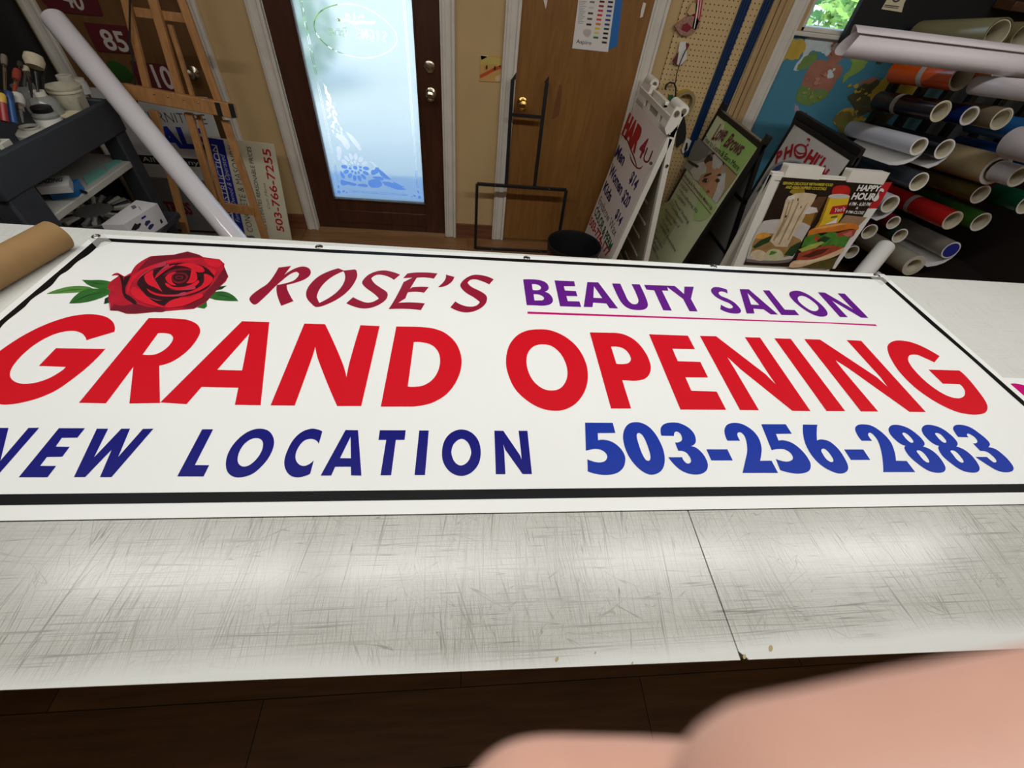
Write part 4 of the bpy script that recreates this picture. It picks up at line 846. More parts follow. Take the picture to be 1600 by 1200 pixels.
# middle shelf
ZS = .655
def slab(name, label, cat, pxs, z, th, m_, group=None):
    P_ = [atz(*p, z+th) for p in pxs]; fr = Fr((0,0,z+th), (1,0,0), (0,1,0)); t_ = thing(name, label, cat, (P_[0].x, P_[0].y, z), group)
    mb = MB(); mb.flat(fr, [(q.x, q.y) for q in P_], m_, 0, th); mb.build('carton' if th > .02 else 'sheet', t_, bevel=.0015 if th > .02 else 0, smooth=0); return t_, fr
boxb = mat('blue carton', (26,104,168), .45)
bt, fr = slab('carton', 'blue cardboard carton on the middle shelf of the cart', 'box', [(72,297),(112,292),(123,280),(84,282)], ZS, .045, boxb)
MB().flat(fr, [fr.px(*q) for q in ((76,297),(104,293.5),(106,290),(79,293))], mat('dark navy panel', (20,30,60), .5), .0006).build('printed_panel', bt, smooth=0)
gt, fr = slab('carton', 'grey carton with black lettering lying on the blue one', 'box', [(56,293),(108,290),(107,274),(50,280)], ZS+.046, .03, mat('grey carton', (186,184,182), .5))
mb = MB(); tpx(mb, fr, 'TENZING', 't', (375,625), (690,590), (375,580), sblk, off=.03); mb.build('lettering', gt, smooth=0)
teal = mat('pale teal paper', (120,184,170), .6)
slab('paper_sheet', 'pale teal sheet nearer the blue carton on the cart shelf', 'paper', [(128,275),(137,289),(167,268),(157,260)], ZS+.001, .003, teal, 'teal sheets on the cart shelf')
slab('paper_sheet', 'pale teal sheet further along the cart shelf, by its far leg', 'paper', [(161,258),(168,266),(191,251),(186,246)], ZS+.001, .003, teal, 'teal sheets on the cart shelf')
a, e_ = atz(124, 297, ZS+.008), atz(134, 301, ZS+.008)
q_ = thing('marker_pen', 'short dark pen lying on the cart shelf beside the blue carton', 'marker', a); MB().cyl(a, e_, .007, .007, blkp, 12).build('barrel', q_)
# bottom shelf: tray of markers, glove carton, black bag
dc = atz(150, 334, .405); dt = thing('marker_tray', 'round grey tray with markers set in a ring on the bottom shelf', 'tray', (dc.x, dc.y, .395))
tg = mat('grey tray plastic', (150,150,148), .5)
MB().lathe((dc.x, dc.y, .395), [(.001,.001),(.165,.001),(.178,.02),(.176,.026),(.163,.012),(.085,.012),(.082,.03),(.001,.03)], tg, n=44).build('tray', dt)
for k in range(24):
    a_ = 2*math.pi*k/24; u_ = Vector((math.cos(a_), math.sin(a_), 0)); mm = (blkp, mat('silver pen', (170,168,164), .3), wpl)[k % 3]
    MB().cyl(Vector((dc.x, dc.y, .42))+u_*.09, Vector((dc.x, dc.y, .425))+u_*.165, .009, .011, mm, 10).build('marker', dt)
gz = .395; A_, B_, C_2, D_ = (atz(*q, .505) for q in ((158,351),(213,312.5),(246,317.8),(193.5,350.6)))
gb = thing('glove_box', 'white carton of gloves with printed hands, overhanging the bottom shelf', 'box', (A_.x, A_.y, gz))
fr = Fr((0,0,.505), (1,0,0), (0,1,0)); mb = MB(); Q4 = [(q.x, q.y) for q in (A_, D_, C_2, B_)]; mb.flat(fr, Q4, mat('white carton', (222,220,220), .5), 0, .505-gz); mb.build('carton', gb, bevel=.001, smooth=0)
cf = Fr(Vector((D_.x, D_.y, gz)), (C_2.x-D_.x, C_2.y-D_.y, 0), (0,0,1)); gp = MB(); gbk = mat('printed glove black', (24,24,34), .5); gbl = mat('printed glove blue', (40,50,96), .5)
for s_, m_ in (("u 645,755 690,675 720,690 755,670 765,690 740,735 700,760", gbk), ("u 805,690 820,650 865,640 880,660 845,700 830,715", gbl), ("u 845,740 865,695 905,680 920,695 895,735 870,755", gbl), ("u 765,610 815,580 825,600 775,635", sblu), ("u 800,590 815,580 825,598 810,608", sred), ("u 985,640 1005,625 1025,665 1005,685", sblk)):
    gp.flat(cf, cf.tr(s_), m_, .0006)
for s_ in ("u 640,475 690,460 715,490 670,515", "u 730,480 740,478 772,520 765,522"): gp.flat(fr, fr.tr(s_), mat('print grey', (110,108,110), .5), .0006)
gp.build('print', gb, smooth=0)
p = atz(20, 338, .40); bg = thing('bag', 'black pouch with white label at the left edge behind the table', 'bag', (p.x, p.y, .395))
MB().ball(p+Vector((-.02,.06,.058)), .072, blkp, 20, (.8,1,.75)).build('pouch', bg); lf_ = Fr(p+Vector((.083,.0,.06)), (0,1,0), (-.3,0,1)); mb = MB(); mb.flat(lf_, ell(-.03, .05, .05, .035, 24), swh, .004, .002); text(mb, lf_, 'TRII', (-.065,.035), (.005,.035), .022, sblk, lift=.005, off=.02); mb.build('label_patch', bg, smooth=0)
bn_ = thing('storage_bin', 'low dark grey bin on the floor under the leaning roll', 'bin', (-1.46, 2.28, 0))
mb = MB(); mb.box((-1.62, 2.16, 0), (-1.28, 2.40, .27), mat('slate plastic', (66,72,78), .5)).box((-1.635, 2.145, .25), (-1.265, 2.415, .285), mat('slate plastic')); mb.build('body', bn_, bevel=.008)
# ------------------------------------------------------------------ on the wall between the doors
sp = Fr((0, YW-.004, 0), (1,0,0), (0,0,1)); P_ = [sp.px(*q) for q in ((751,86),(782.5,88),(780,128.5),(749,127))]
sw = thing('switch_plate', 'painted light switch plate on the tan wall between the two doors', 'switch', sp.at(*P_[3])); mb = MB(); mb.flat(sp, P_, mat('switch plate ochre', (206,160,92), .4), 0, .004); mb.build('plate', sw, smooth=0)
mb = MB()
for s_, m_ in (("v 33,248 122,262 120,300 100,285 75,290 60,275 40,290 28,285", mat('plate yellow green', (196,180,96), .4)), ("v 28,335 60,318 95,300 122,290 122,305 90,318 60,335 28,350", mat('plate red orange', (190,80,44), .4)), ("v 30,246 70,250 35,268", mat('plate pale', (222,214,196), .4)), ("v 95,345 122,330 120,362 98,362", mat('plate cream', (216,188,140), .4))): mb.flat(sp, sp.tr(s_), m_, .0005)
mb.build('painted_picture', sw, smooth=0)
for q in ((58,302),(95,306)):
    c_ = sp.at(*sp.px(740+q[0]/2.857, q[1]/2.857)); MB().box(c_+Vector((-.004,-.012,-.004)), c_+Vector((.004,.001,.012)), mat('toggle', (40,34,30), .4)).build('toggle', sw, bevel=.001)
af = Fr((0, YW-.016, 0), (1,0,0), (0,0,1)); P_ = [af.px(*c2('v', *q)) for q in ((475,-60),(440,216),(600,233),(640,-60))]
bsh = Fr((0, YW-.0135, 0), (1,0,0), (0,0,1)); ab = thing('blue_sheet', 'bright blue sheet pinned behind the colour chart on the brown door', 'paper', bsh.at(*bsh.px(960,75)))
MB().flat(bsh, [bsh.px(*c2('v', *q)) for q in ((560,-60),(560,212),(605,224),(622,212),(640,208),(672,-60))], mat('cyan blue sheet', (36,108,178), .45), 0, .001).build('sheet', ab, smooth=0)
ac = thing('color_chart', 'white vinyl colour swatch chart hanging on the plain brown door', 'chart', af.at(*P_[1])); MB().flat(af, P_, mat('chart white', (226,222,216), .4), 0, .002).build('sheet', ac, smooth=0)
mb = MB()
cols = [((530,10),(515,110),[(120,120,118),(200,198,190),(60,60,62),(90,90,90),(40,40,42)]), ((574,8),(546,168),[(90,20,30),(150,24,40),(200,30,50),(214,40,44),(210,60,50),(224,110,40),(230,190,50),(214,210,60),(40,120,60)]), ((612,10),(584,190),[(20,24,60),(30,40,90),(36,60,130),(40,100,180),(30,50,110),(36,60,120),(28,36,60),(20,20,24),(24,22,22),(30,28,26)])]
for a, b, cl_ in cols:
    for k, c_ in enumerate(cl_):
        t_ = k/(len(cl_)-1); x, y = a[0]+(b[0]-a[0])*t_, a[1]+(b[1]-a[1])*t_
        mb.flat(af, [af.px(*c2('v', x+dx, y+dy)) for dx, dy in ((-11,-6),(11,-4),(10,5),(-12,3))], mat('swatch %d %d %d' % c_, c_, .4), .0006)
mb.build('swatches', ac, smooth=0); mb = MB()
mb.flat(af, af.tr("v 505,130~ 522,135~ 520,158~ 505,165~ 490,150~ 492,135~"), mat('chart dot', (190,180,172), .4), .0006)
tpx(mb, af, 'Aspire', 'v', (457,192), (524,200), (459,174), sblk); 
for k in range(14): y_ = 4+k*7.5; mb.flat(af, [af.px(*c2('v', *q)) for q in ((472-k*.6,y_),(505-k*.9-(k%3)*5,y_+2),(505-k*.9-(k%3)*5,y_+4),(472-k*.6,y_+2))], mat('print grey'), .0006)
mb.build('lettering', ac, smooth=0)
# ------------------------------------------------------------------ black stake frame and waste bin
bmt = mat('black steel tube', (18,18,19), .45)
sf = thing('sign_frame', 'black steel yard sign frame with two stakes leaning upside down between the doors', 'sign frame', (.36, 2.90, 0))
Fk = Fr((.0, 2.885, .006), (1,0,0), (0,.11,1.0)); xa, xb, hz = .052, .672, .455
mb = MB()
for p, q in (((xa,0),(xb,0)), ((xa,hz),(xb,hz)), ((xa,0),(xa,hz)), ((xb,0),(xb,hz))): mb.bar(Fk.at(*p), Fk.at(*q), .02, .02, bmt, up=Fk.n)
mb.build('frame', sf, bevel=.002)
for xk in (.250, .446):
    MB().bar(Fk.at(xk, hz), Fk.at(xk+(-.006 if xk < .3 else .004), 1.05), .022, .012, bmt, up=Fk.n).flat(Fk, [(xk-.012,1.05),(xk+.012,1.05),(xk+.012,1.085)], bmt, .006, .012).build('stake', sf)
MB().bar(Fk.at(.252, .872), Fk.at(.446, .872), .018, .012, bmt, up=Fk.n).build('cross_bar', sf)
for xk in (.175, .55):
    for hk in (hz, 0): MB().ball(Fk.at(xk, hk, .011), .004, steel, 8).build('rivet', sf)
wc = thing('waste_bin', 'round black waste bin on the floor before the folding price sign', 'bin', (.665, 2.405, 0))
MB().lathe((.665,2.405,0), [(.001,.004),(.135,.004),(.138,.0),(.142,.01),(.166,.335),(.172,.338),(.172,.352),(.166,.352),(.160,.335),(.134,.02),(.001,.02)], mat('black bin plastic', (20,20,22), .4), n=44).build('body', wc)
MB().lathe((.665,2.405,0), [(.1435,.03),(.1652,.31)], mat('bin label brown', (84,44,32), .5), n=44).build('label_band', wc)
# ================================================================== right end of the back wall
def tex_peg():
    M = bpy.data.materials.new('pegboard'); M.use_nodes = True; t = M.node_tree; b = t.nodes['Principled BSDF']; N = t.nodes.new; lk = t.links.new
    tc = N('ShaderNodeTexCoord'); sp_ = N('ShaderNodeSeparateXYZ'); lk(tc.outputs['Object'], sp_.inputs[0])
    def md(x, y): n = N('ShaderNodeMath'); n.operation = x; return n
    ds = []
    for k in (0, 2):
        f = N('ShaderNodeMath'); f.operation = 'PINGPONG'; f.inputs[1].default_value = .0127; lk(sp_.outputs[k], f.inputs[0])
        s_ = N('ShaderNodeMath'); s_.operation = 'POWER'; s_.inputs[1].default_value = 2; lk(f.outputs[0], s_.inputs[0]); ds.append(s_)
    a = N('ShaderNodeMath'); a.operation = 'ADD'; lk(ds[0].outputs[0], a.inputs[0]); lk(ds[1].outputs[0], a.inputs[1])
    c_ = N('ShaderNodeMath'); c_.operation = 'LESS_THAN'; c_.inputs[1].default_value = .0034**2; lk(a.outputs[0], c_.inputs[0])
    mx = N('ShaderNodeMix'); mx.data_type = 'RGBA'; mx.inputs[6].default_value = rgb((206,178,128)); mx.inputs[7].default_value = rgb((30,22,14)); lk(c_.outputs[0], mx.inputs[0]); lk(mx.outputs[2], b.inputs['Base Color'])
    b.inputs['Roughness'].default_value = .55
    return M
pg = MB().box((1.155, YW-.010, .20), (1.662, YW-.003, 2.2), tex_peg()); po = pg.build('board', thing('pegboard', 'tan pegboard with rows of holes on the back wall right of the brown door', 'pegboard', (1.41, YW-.006, .2)))
dbl = mat('dark blue anodised bar', (18,56,100), .35, var=.08, scale=5)
for (xa_, za), (xb_, zb_), wd, lab in (((1.500, 2.1), (1.488, .70), .052, 'dark blue ribbed bar on the pegboard, the one nearer the brown door'), ((1.628, 2.1), (1.606, .70), .052, 'dark blue ribbed bar on the pegboard, the one nearer the map')):
    bt_ = thing('straight_edge', lab, 'bar', (xa_, YW-.01, .7), 'blue bars on the pegboard'); a, b = Vector((xb_+.008, YW-.018, zb_)), Vector((xa_+.012, YW-.018, za))
    MB().bar(a, b, wd, .012, dbl, up=(0,-1,0)).build('bar', bt_, bevel=.002); mb = MB()
    for o_ in (-.016, 0, .016): mb.bar(a+Vector((o_, -.007, 0)), b+Vector((o_, -.007, 0)), .007, .006, mat('dark blue rib', (12,40,76), .35), up=(0,-1,0))
    mb.build('rib', bt_)
# things hung on the pegboard
PF = Fr((0, YW-.03, 0), (1,0,0), (0,0,1))
def hang(name, label, cat, pxs, m_, th=.012, sub=(), part='body'):
    P_ = PF.tr(pxs); t_ = thing(name, label, cat, PF.at(sum(p[0] for p in P_)/len(P_), max(p[1] for p in P_)))
    mb = MB(); mb.flat(PF, P_, m_, 0, th); mb.build(part, t_, bevel=.002, smooth=0)
    for k, (nm, s_, m2) in enumerate(sub): MB().flat(PF, PF.tr(s_), m2, .0012+.0004*k).build(nm, t_, smooth=0)
    return t_
bagm = mat('clear bag with red string', (150,112,98), .3, var=.4, scale=80)
hang('plastic_bag', 'crumpled clear bag with red ribbon hanging at the top of the pegboard edge', 'bag', "i 480,150 430,190 395,215 415,250 445,290 500,300 560,265 605,210 590,150 540,130", bagm, .02, [('ribbon', "i 460,205 500,190 540,230 500,270 450,250", mat('dark red ribbon', (130,30,40), .5))], 'bag')
hang('ribbon', 'red and white striped packing ribbon hanging above the clear bag', 'ribbon', "i 585,-60 640,-60 610,150 570,250 540,240 560,150", mat('red ribbon', (176,44,52), .45), .008, [('stripe', "i 598,-60 606,-60 585,120 560,240 553,238 575,120", swh), ('stripe', "i 620,-60 626,-60 600,130 590,170", swh)], 'ribbon')
hang('tan_pouch', 'small tan paper pouch behind the red ribbon', 'pouch', "i 545,20 590,30 570,110 520,130 500,105", mat('tan paper pouch', (200,172,124), .6), .006)
hang('tag_bundle', 'bundle of white card tags hanging on the pegboard under the bag', 'tag', "i 440,350 500,345 495,490 440,545 410,535 425,430", mat('white card', (222,218,210), .5), .01, [('red_tag', "i 490,350 520,375 495,415 488,380", mat('maroon card', (120,30,44), .5)), ('dark_tag', "i 430,430 412,540 385,520 375,505", mat('dark red card', (96,40,40), .5))], 'tags')
mb = MB(); mb.tube([PF.at(*PF.px(*c2('i', *q)), .012) for q in ((490,400),(465,450),(435,520),(410,600),(395,690))], .0028, cordm); tag(mb.build('cord', org=PF.at(*PF.px(*c2('i', 490,400)))), 'thin black cord hanging from the card tags on the pegboard', 'cord')
mb = MB(); mb.tube([PF.at(*PF.px(*c2('i', *q)), .014) for q in ((310,740),(320,700),(350,682),(385,690),(400,730),(398,780),(385,830),(375,870))], .005, cordm); tag(mb.build('cable_loop', org=PF.at(*PF.px(*c2('i', 350,690)))), 'black cable loop hanging behind the hinge of the price sign', 'cable')
tr = PF.px(*c2('i', 470,850)); tp = PF.at(tr[0], tr[1], .0); ytp = mat('yellow tape', (176,150,40), .4)
MB().cyl(tp+Vector((0,-.022,0)), tp+Vector((0,.022,0)), .066, .066, ytp, 32, inner=.72, mi=mat('tape core', (150,130,90), .7)).build('tape', thing('tape_roll', 'roll of yellow tape hanging on the pegboard', 'tape', tp))
hang('green_spool', 'small green spool beside the yellow tape roll', 'spool', "i 350,800 385,795 385,830 350,835", mat('green spool', (30,96,60), .5), .02)
hang('dark_tool', 'dark rounded tool hanging below the yellow tape roll', 'tool', "a 1240,560 1265,600~ 1285,700~ 1290,820~ 1270,900~ 1210,960~ 1180,980~ 1190,800~", mat('dark tool plastic', (40,42,44), .4), .02)
hang('price_tag', 'small white tag with black oval print hanging low on the pegboard', 'tag', "a 1295,860 1355,900 1310,1010 1250,1050 1240,1000", mat('white card'), .003, [('print', "a 1290,920 1310,925 1305,990 1275,1040 1268,1000", sblk)], 'tag')
# ------------------------------------------------------------------ wall map under the window
MF = Fr((0, YW-.003, 0), (1,0,0), (0,0,1))
def coast(P_, seed):
    """ragged coast line: edges split and shifted sideways"""
    rg = random.Random(seed)
    for amp in (.16, .14, .12):
        Q = []
        for a, b in zip(P_, P_[1:]+P_[:1]):
            t_ = rg.uniform(-amp, amp); Q += [a, ((a[0]+b[0])/2-(b[1]-a[1])*t_, (a[1]+b[1])/2+(b[0]-a[0])*t_)]
        P_ = Q
    return P_
mp_ = thing('wall_map', 'large world map with blue oceans on the wall under the window', 'map', (2.4, YW-.003, .5))
ocean = mat('map ocean blue', (74,138,162), .4, var=.1, scale=3)
MB().rect(MF, 1.868, .45, 3.0, 1.383, ocean, 0, .0015).build('map_sheet', mp_, smooth=0)
mb = MB(); C_ = lambda n, c: mat('map '+n, c, .45, var=.16, scale=14)
yel, grn, brn, olv, lgr, prp, ice, dol = C_('yellow', (196,166,66)), C_('green', (110,140,74)), C_('brown', (166,112,92)), C_('olive', (128,118,62)), C_('light green', (136,168,82)), C_('lilac', (176,150,176)), C_('ice', (196,208,208)), C_('dark olive', (84,82,54))
for k, (m_, s_) in enumerate((
 (ice, "m 430,165 600,170 625,235 560,250~ 470,215~ 440,240 405,300 380,300 420,240"), (yel, "m 318,262 330,240 345,190~ 375,155 420,165 434,200~ 415,228 405,250 375,258 350,250 335,262"),
 (grn, "m 393,298 415,260 430,240 455,224 482,222 480,250~ 455,272 440,290 410,298"), (brn, "m 478,258 500,250 520,262 545,240 560,255 545,275 575,270 590,300~ 575,330 560,345 548,372 530,392 470,385 415,368 425,330~ 440,300"),
 (brn, "m 520,245 545,215 575,200 600,180 612,215 590,235 560,245"), (ice, "m 528,300 560,290 565,320 530,335"), (grn, "m 405,370 470,388 535,392 520,412~ 495,432 465,440 455,452 430,448 405,440 388,412"),
 (prp, "m 383,440 400,450 412,470 405,490 388,478"), (dol, "m 405,480 440,478 430,500 410,498"), (prp, "m 620,120 660,110 680,140 640,170"),
 (lgr, "g 150,475 325,470 270,560 205,610~ 140,640 80,695 100,620 140,590 165,530"), (brn, "g 0,440 60,410 130,440 120,470 40,520 0,590"), (brn, "g 0,600 50,560 85,575 60,620 0,680"),
 (yel, "g 300,760 420,660 500,590 560,560 610,545 560,640 470,790 380,840 330,860"), (dol, "g 125,800 230,720 330,660 400,670 330,760 320,860 240,890 160,870"), (brn, "g 200,720 330,640 395,640 300,700"),
 (yel, "g 10,1000 60,930~ 130,895 175,905 190,960 150,985 80,1000 30,1040 "), (olv, "g 90,1000 190,960 260,985 215,1030 180,1110 140,1170 60,1160 70,1090"), (dol, "g 170,880 300,870 400,830 350,930 240,960 200,940"),
 (lgr, "g 320,480 345,472 300,500"), (dol, "g 380,530 400,500 425,500 405,535"), (yel, "g 505,790 580,680 735,690 670,800"), (dol, "g 330,1040 400,930 530,940 440,1060"),
 (olv, "m 550,510 575,480 600,470 630,490 650,520 610,550 590,575 575,560 560,530"),)):
    mb.flat(MF, coast(MF.tr(s_), k), m_, .0006+.00015*k)
mb.build('printed_land', mp_, smooth=0)
rg = random.Random(5)
for q, rx, n_, m_ in ((("g", 60, 400), 70, 16, brn), (("g", 60, 330), 60, 10, ice), (("g", 400, 520), 30, 5, dol), (("g", 230, 770), 90, 12, yel), (("g", 180, 960), 80, 10, yel), (("g", 120, 1060), 60, 8, grn), (("m", 480, 345), 50, 9, C_('rose', (188,136,112))), (("m", 455, 410), 40, 8, C_('khaki', (150,150,84)))):
    il = MB()
    for k in range(n_):
        c_ = MF.px(*c2(q[0], q[1]+rg.uniform(-rx, rx), q[2]+rg.uniform(-rx, rx)*.7)); r_ = rg.uniform(.006, .022)
        il.flat(MF, coast([(c_[0]+r_*math.cos(a)*rg.uniform(.5,1.2), c_[1]+r_*.7*math.sin(a)*rg.uniform(.5,1.2)) for a in np.linspace(0, 6.28, 7)[:-1]], k), m_, .0052+.00005*k)
    il.build('printed_islands', mp_, smooth=0)
# swatch sheets pinned to the wall beyond the map
for k, (s_, c_, lab) in enumerate((("g 720,832 795,705 985,705 930,832", (70,112,120), 'teal swatch sheet on the wall, upper one, below the orange roll'), ("g 965,850 1045,728 1210,745 1140,862", (196,214,214), 'pale sheet with pencil marks on the wall, left of the upper pair'), ("g 1183,872 1268,748 1440,768 1345,890", (190,210,214), 'pale blank sheet on the wall, right of the upper pair'),
   ("g 520,1078 600,965 780,1000 715,1115", (64,104,112), 'teal swatch sheet on the wall, lower one, under the dark brown roll'), ("g 785,1085 870,1000 990,1010 905,1112", (186,206,204), 'pale sheet on the wall, left of the lower pair'), ("g 975,1110 1050,1025 1170,1045 1100,1135", (186,206,208), 'pale sheet on the wall, right of the lower pair'))):
    fr = Fr((0, YW-.012-.001*k, 0), (1,0,0), (0,0,1)); P_ = fr.tr(s_); t_ = thing('paper_sheet', lab, 'paper', fr.at(*P_[0]), 'sheets pinned beyond the map')
    MB().flat(fr, P_, mat('pinned sheet %d' % k, c_, .5), 0, .001).build('sheet', t_, smooth=0)
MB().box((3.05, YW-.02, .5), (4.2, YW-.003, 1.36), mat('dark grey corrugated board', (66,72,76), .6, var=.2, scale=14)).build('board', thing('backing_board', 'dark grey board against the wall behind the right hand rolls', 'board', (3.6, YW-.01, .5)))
MB().box((2.47, YW-.045, .02), (4.25, YW-.022, .90), mat('black shade backing', (22,20,20), .7)).build('board', thing('backing_board', 'added black board standing in for the shade behind the lowest rolls', 'board', (3.4, YW-.03, .02)))  # added board, its black stands in for the shade behind the rolls
# black panel with cream label above
bp = Fr((0, YW-.07, 0), (1,0,0), (0,0,1)); bx0 = bp.px(1309,52); pn = thing('black_panel', 'black display panel with cream label hiding the right part of the window', 'panel', (2.9, YW-.05, 1.38))
MB().box((2.135, YW-.07, 1.375), (4.25, YW-.034, 2.4), mat('matt black panel', (20,21,24), .7)).build('panel', pn, bevel=.003)
mb = MB(); mb.flat(bp, bp.tr("g 410,75 460,-10 455,-60 640,-60 600,30 580,103"), mat('cream label', (226,216,184), .5), .001); mb.build('label_card', pn, smooth=0)
mb = MB()
for s_ in ("g 440,38 560,52 556,60 436,46", "g 430,52 550,66 547,72 427,58", "g 500,-5 520,18~ 555,10~ 570,-15 556,-15 540,3~ 522,2~ 515,-10"): mb.flat(bp, bp.tr(s_), mat('label ink', (70,66,56), .5), .0018)
mb.build('label_print', pn, smooth=0)
MB().box((2.9, YW-.20, 1.60), (3.9, YW-.075, 1.64), wood('dark shelf board', (74,48,30), (100,66,40), .5, (1,8,8))).build('board', thing('wall_shelf', 'dark brown shelf high on the black panel at the top right', 'shelf', (3.4, YW-.1, 1.6)), bevel=.003)
# ------------------------------------------------------------------ rack of vinyl rolls
rk = thing('roll_rack', 'black steel wall rack of upright posts and pegs holding vinyl rolls', 'rack', (3.0, 2.93, 0))
for x in (2.565, 2.765, 2.95, 3.13, 3.345, 3.56): MB().box((x-.022, 2.905, .02), (x+.022, 2.945, 1.44), bmt).build('post', rk, bevel=.003)
for z in (.12, 1.36): MB().box((2.54, 2.945, z), (3.58, 2.965, z+.03), bmt).build('cross_bar', rk)
AX = Vector((.076, .987, -.139)).normalized()
cream = mat('cream core', (206,196,170), .6); pap = mat('white backing paper', (226,224,220), .55)
def vroll(label, px, py, y, rpx, L, c_, inner=.88, mi=None, peg=True, band=None, flap=None, core=None, name='vinyl_roll', rough=.22, cat='vinyl roll', flap_c=None):
    p = aty(px, py, y); s1 = C_F.dot(p-CAM)/FPX; r_ = rpx*s1; q = p+AX*L
    cx = mat('roll %d %d %d' % c_, c_, rough, var=.05, scale=6, spec=.55)
    t_ = thing(name, label, cat, p, 'vinyl rolls on the wall rack')
    MB().cyl(p, q, r_, r_, cx, 36, inner=inner, mi=mi or pap).build('vinyl', t_)
    if core: MB().cyl(p-AX*.002, p+AX*.03, r_*inner*.99, r_*inner*.99, core, 28).build('core_plug', t_)
    elif inner > .6: MB().cyl(p+AX*.004, q-AX*.004, r_*inner*.985, r_*inner*.985, cream, 28, inner=.92).build('core_tube', t_)
    if band: MB().cyl(p+AX*(L*band), p+AX*(L*band+.035), r_*1.012, r_*1.012, mat('grey tape band', (186,182,176), .5), 36, inner=.99).build('tape_band', t_)
    if flap:
        u_ = AX.cross(Vector((0,0,1))).normalized(); w_ = u_.cross(AX); vs = []; fs = []
        ns = len(flap)
        for a, b in flap:
            o_ = u_*(a*r_)+w_*(b*r_); vs += [p+o_, p+AX*L*.9+o_]
        fs = [(2*k, 2*k+1, 2*k+3, 2*k+2) for k in range(ns-1)]
        vs2 = [v_+Vector((0,0,-.0008)) for v_ in vs]
        MB().add(vs, fs, flap_c or pap).add(vs2, [f[::-1] for f in fs], flap_c or pap).build('loose_end', t_)
    if peg: MB().cyl(p+AX*.06, Vector(p)+AX*((2.92-p.y)/AX.y), .009, .009, bmt, 12).build('peg', rk)
    return t_, p, r_
FL = [(1.0,.1),(1.0,-.35),(.82,-.95),(.35,-1.55),(-.4,-2.0),(-1.3,-2.25),(-2.3,-2.3)]
vroll('olive green roll, uppermost on the rack, above the long white paper', 1559, 53, 2.42, 20, .5, (150,146,108), .90, mat('dark olive liner', (84,78,54), .5))
vroll('khaki roll at the right edge of the photo beside the olive one', 1600, 58, 2.42, 19, .5, (140,128,88), .90, mat('dark olive liner'))
vroll('bright orange roll with grey tape band on the rack', 1503, 121, 2.42, 17.5, .46, (226,92,24), .9, cream, band=.42)
vroll('white roll sticking out of the orange one', 1640, 145, 2.02, 14.5, .38, (214,208,212), .8)
vroll('second orange roll behind the white one, only its rim showing', 1566, 110, 2.50, 14, .38, (196,100,40), .8, cream)
vroll('dark brown roll with grey tape band on the rack', 1470, 174, 2.40, 14.5, .48, (46,26,26), .84, cream, band=.58)
vroll('dark blue roll beside the dark brown one', 1515, 181, 2.42, 13, .48, (18,44,112), .8)
vroll('clear film roll on brown liner right of the dark blue one', 1565, 186, 2.36, 15, .26, (150,136,110), .85, cream, rough=.12, peg=False)
vroll('blue roll running off the right edge above the big tan one', 1640, 258, 2.18, 13, .60, (22,78,156), .8)
vroll('light blue roll at the right edge, upper of the two blue ones there', 1650, 214, 2.2, 17, .5, (44,104,168), .8)
vroll('white roll end at the right edge of the photo above the blue roll', 1668, 240, 1.98, 24, .28, (206,200,204), .8, peg=False)
vroll('white roll with a wide loose sheet curling below it, leftmost on the rack', 1436, 229, 2.30, 12.5, .58, (206,208,220), .82, flap=FL)
vroll('glossy black roll with white loose end beside the curled white sheet', 1476, 233, 2.30, 14, .56, (18,18,22), .84, flap=FL[:5])
vroll('large tan roll on the rack beside the glossy black one', 1556, 266, 2.30, 21, .62, (188,166,126), .8, peg=True)
vroll('white roll sticking out of the large tan one', 1592, 276, 2.16, 15, .13, (214,210,212), .8, peg=False)
vroll('slate grey roll with white end, right behind the happy hour sign', 1436, 284, 2.30, 13.5, .58, (66,70,80), .86)
vroll('shiny dark olive brown roll between the slate grey and tan ones', 1532, 304, 2.30, 13.5, .58, (84,70,36), .86, rough=.12)
vroll('maroon roll behind the dark green one at the right edge', 1573, 308, 2.40, 11, .5, (84,16,26), .85)
vroll('dark green roll at the right edge with white rim', 1606, 319, 2.22, 15, .22, (20,84,58), .85, peg=False)
vroll('bright red roll with tape band on the rack', 1488.5, 344.5, 2.30, 14, .60, (196,34,32), .84, cream, band=.5)
vroll('leaf green roll right of the bright red one', 1532.5, 347, 2.32, 14, .60, (52,98,34), .86)
vroll('white roll with loose sheet beside the right post of the happy hour sign', 1391, 319, 2.30, 13, .5, (200,200,200), .84, flap=FL[:5])
vroll('maroon red roll lying above the small white cored one', 1396, 348, 2.34, 10, .5, (112,18,32), .84)
vroll('dark maroon roll with white core low behind the happy hour sign', 1358.5, 362, 2.30, 11.5, .5, (76,16,26), .86)
vroll('dark green black roll with white core left of the grey one', 1406, 368.5, 2.30, 11, .5, (26,48,34), .86)
vroll('grey roll with blue core plug and loose white end, low on the rack', 1486, 391, 2.30, 13, .58, (134,126,118), .84, core=mat('blue core plug', (30,40,140), .5), flap=FL[:6])
vroll('thick khaki white roll, lowest on the rack', 1428, 415, 2.30, 16, .5, (166,160,142), .62, mat('roll paper layers', (196,190,176), .6))
vroll('small grey tube, lowest behind the happy hour sign', 1331, 394, 2.30, 10.5, .4, (110,100,92), .86)
# the leaning white tube in front of them
a, b = aty(1383, 386, 2.16), aty(1352, 424, 2.02); d_ = (b-a); b = a+d_*(a.z/(a.z-b.z)); s1 = C_F.dot(a-CAM)/FPX
t_ = thing('paper_tube', 'short white roll standing upright beside the happy hour sign', 'paper roll', b); MB().cyl(b, a, 12.5*s1, 12.5*s1, pap, 32, inner=.86).build('paper', t_); MB().cyl(b+(a-b)*.3, a-(a-b).normalized()*.004, 10.5*s1, 10.5*s1, pap, 28, inner=.9).build('inner_layer', t_)
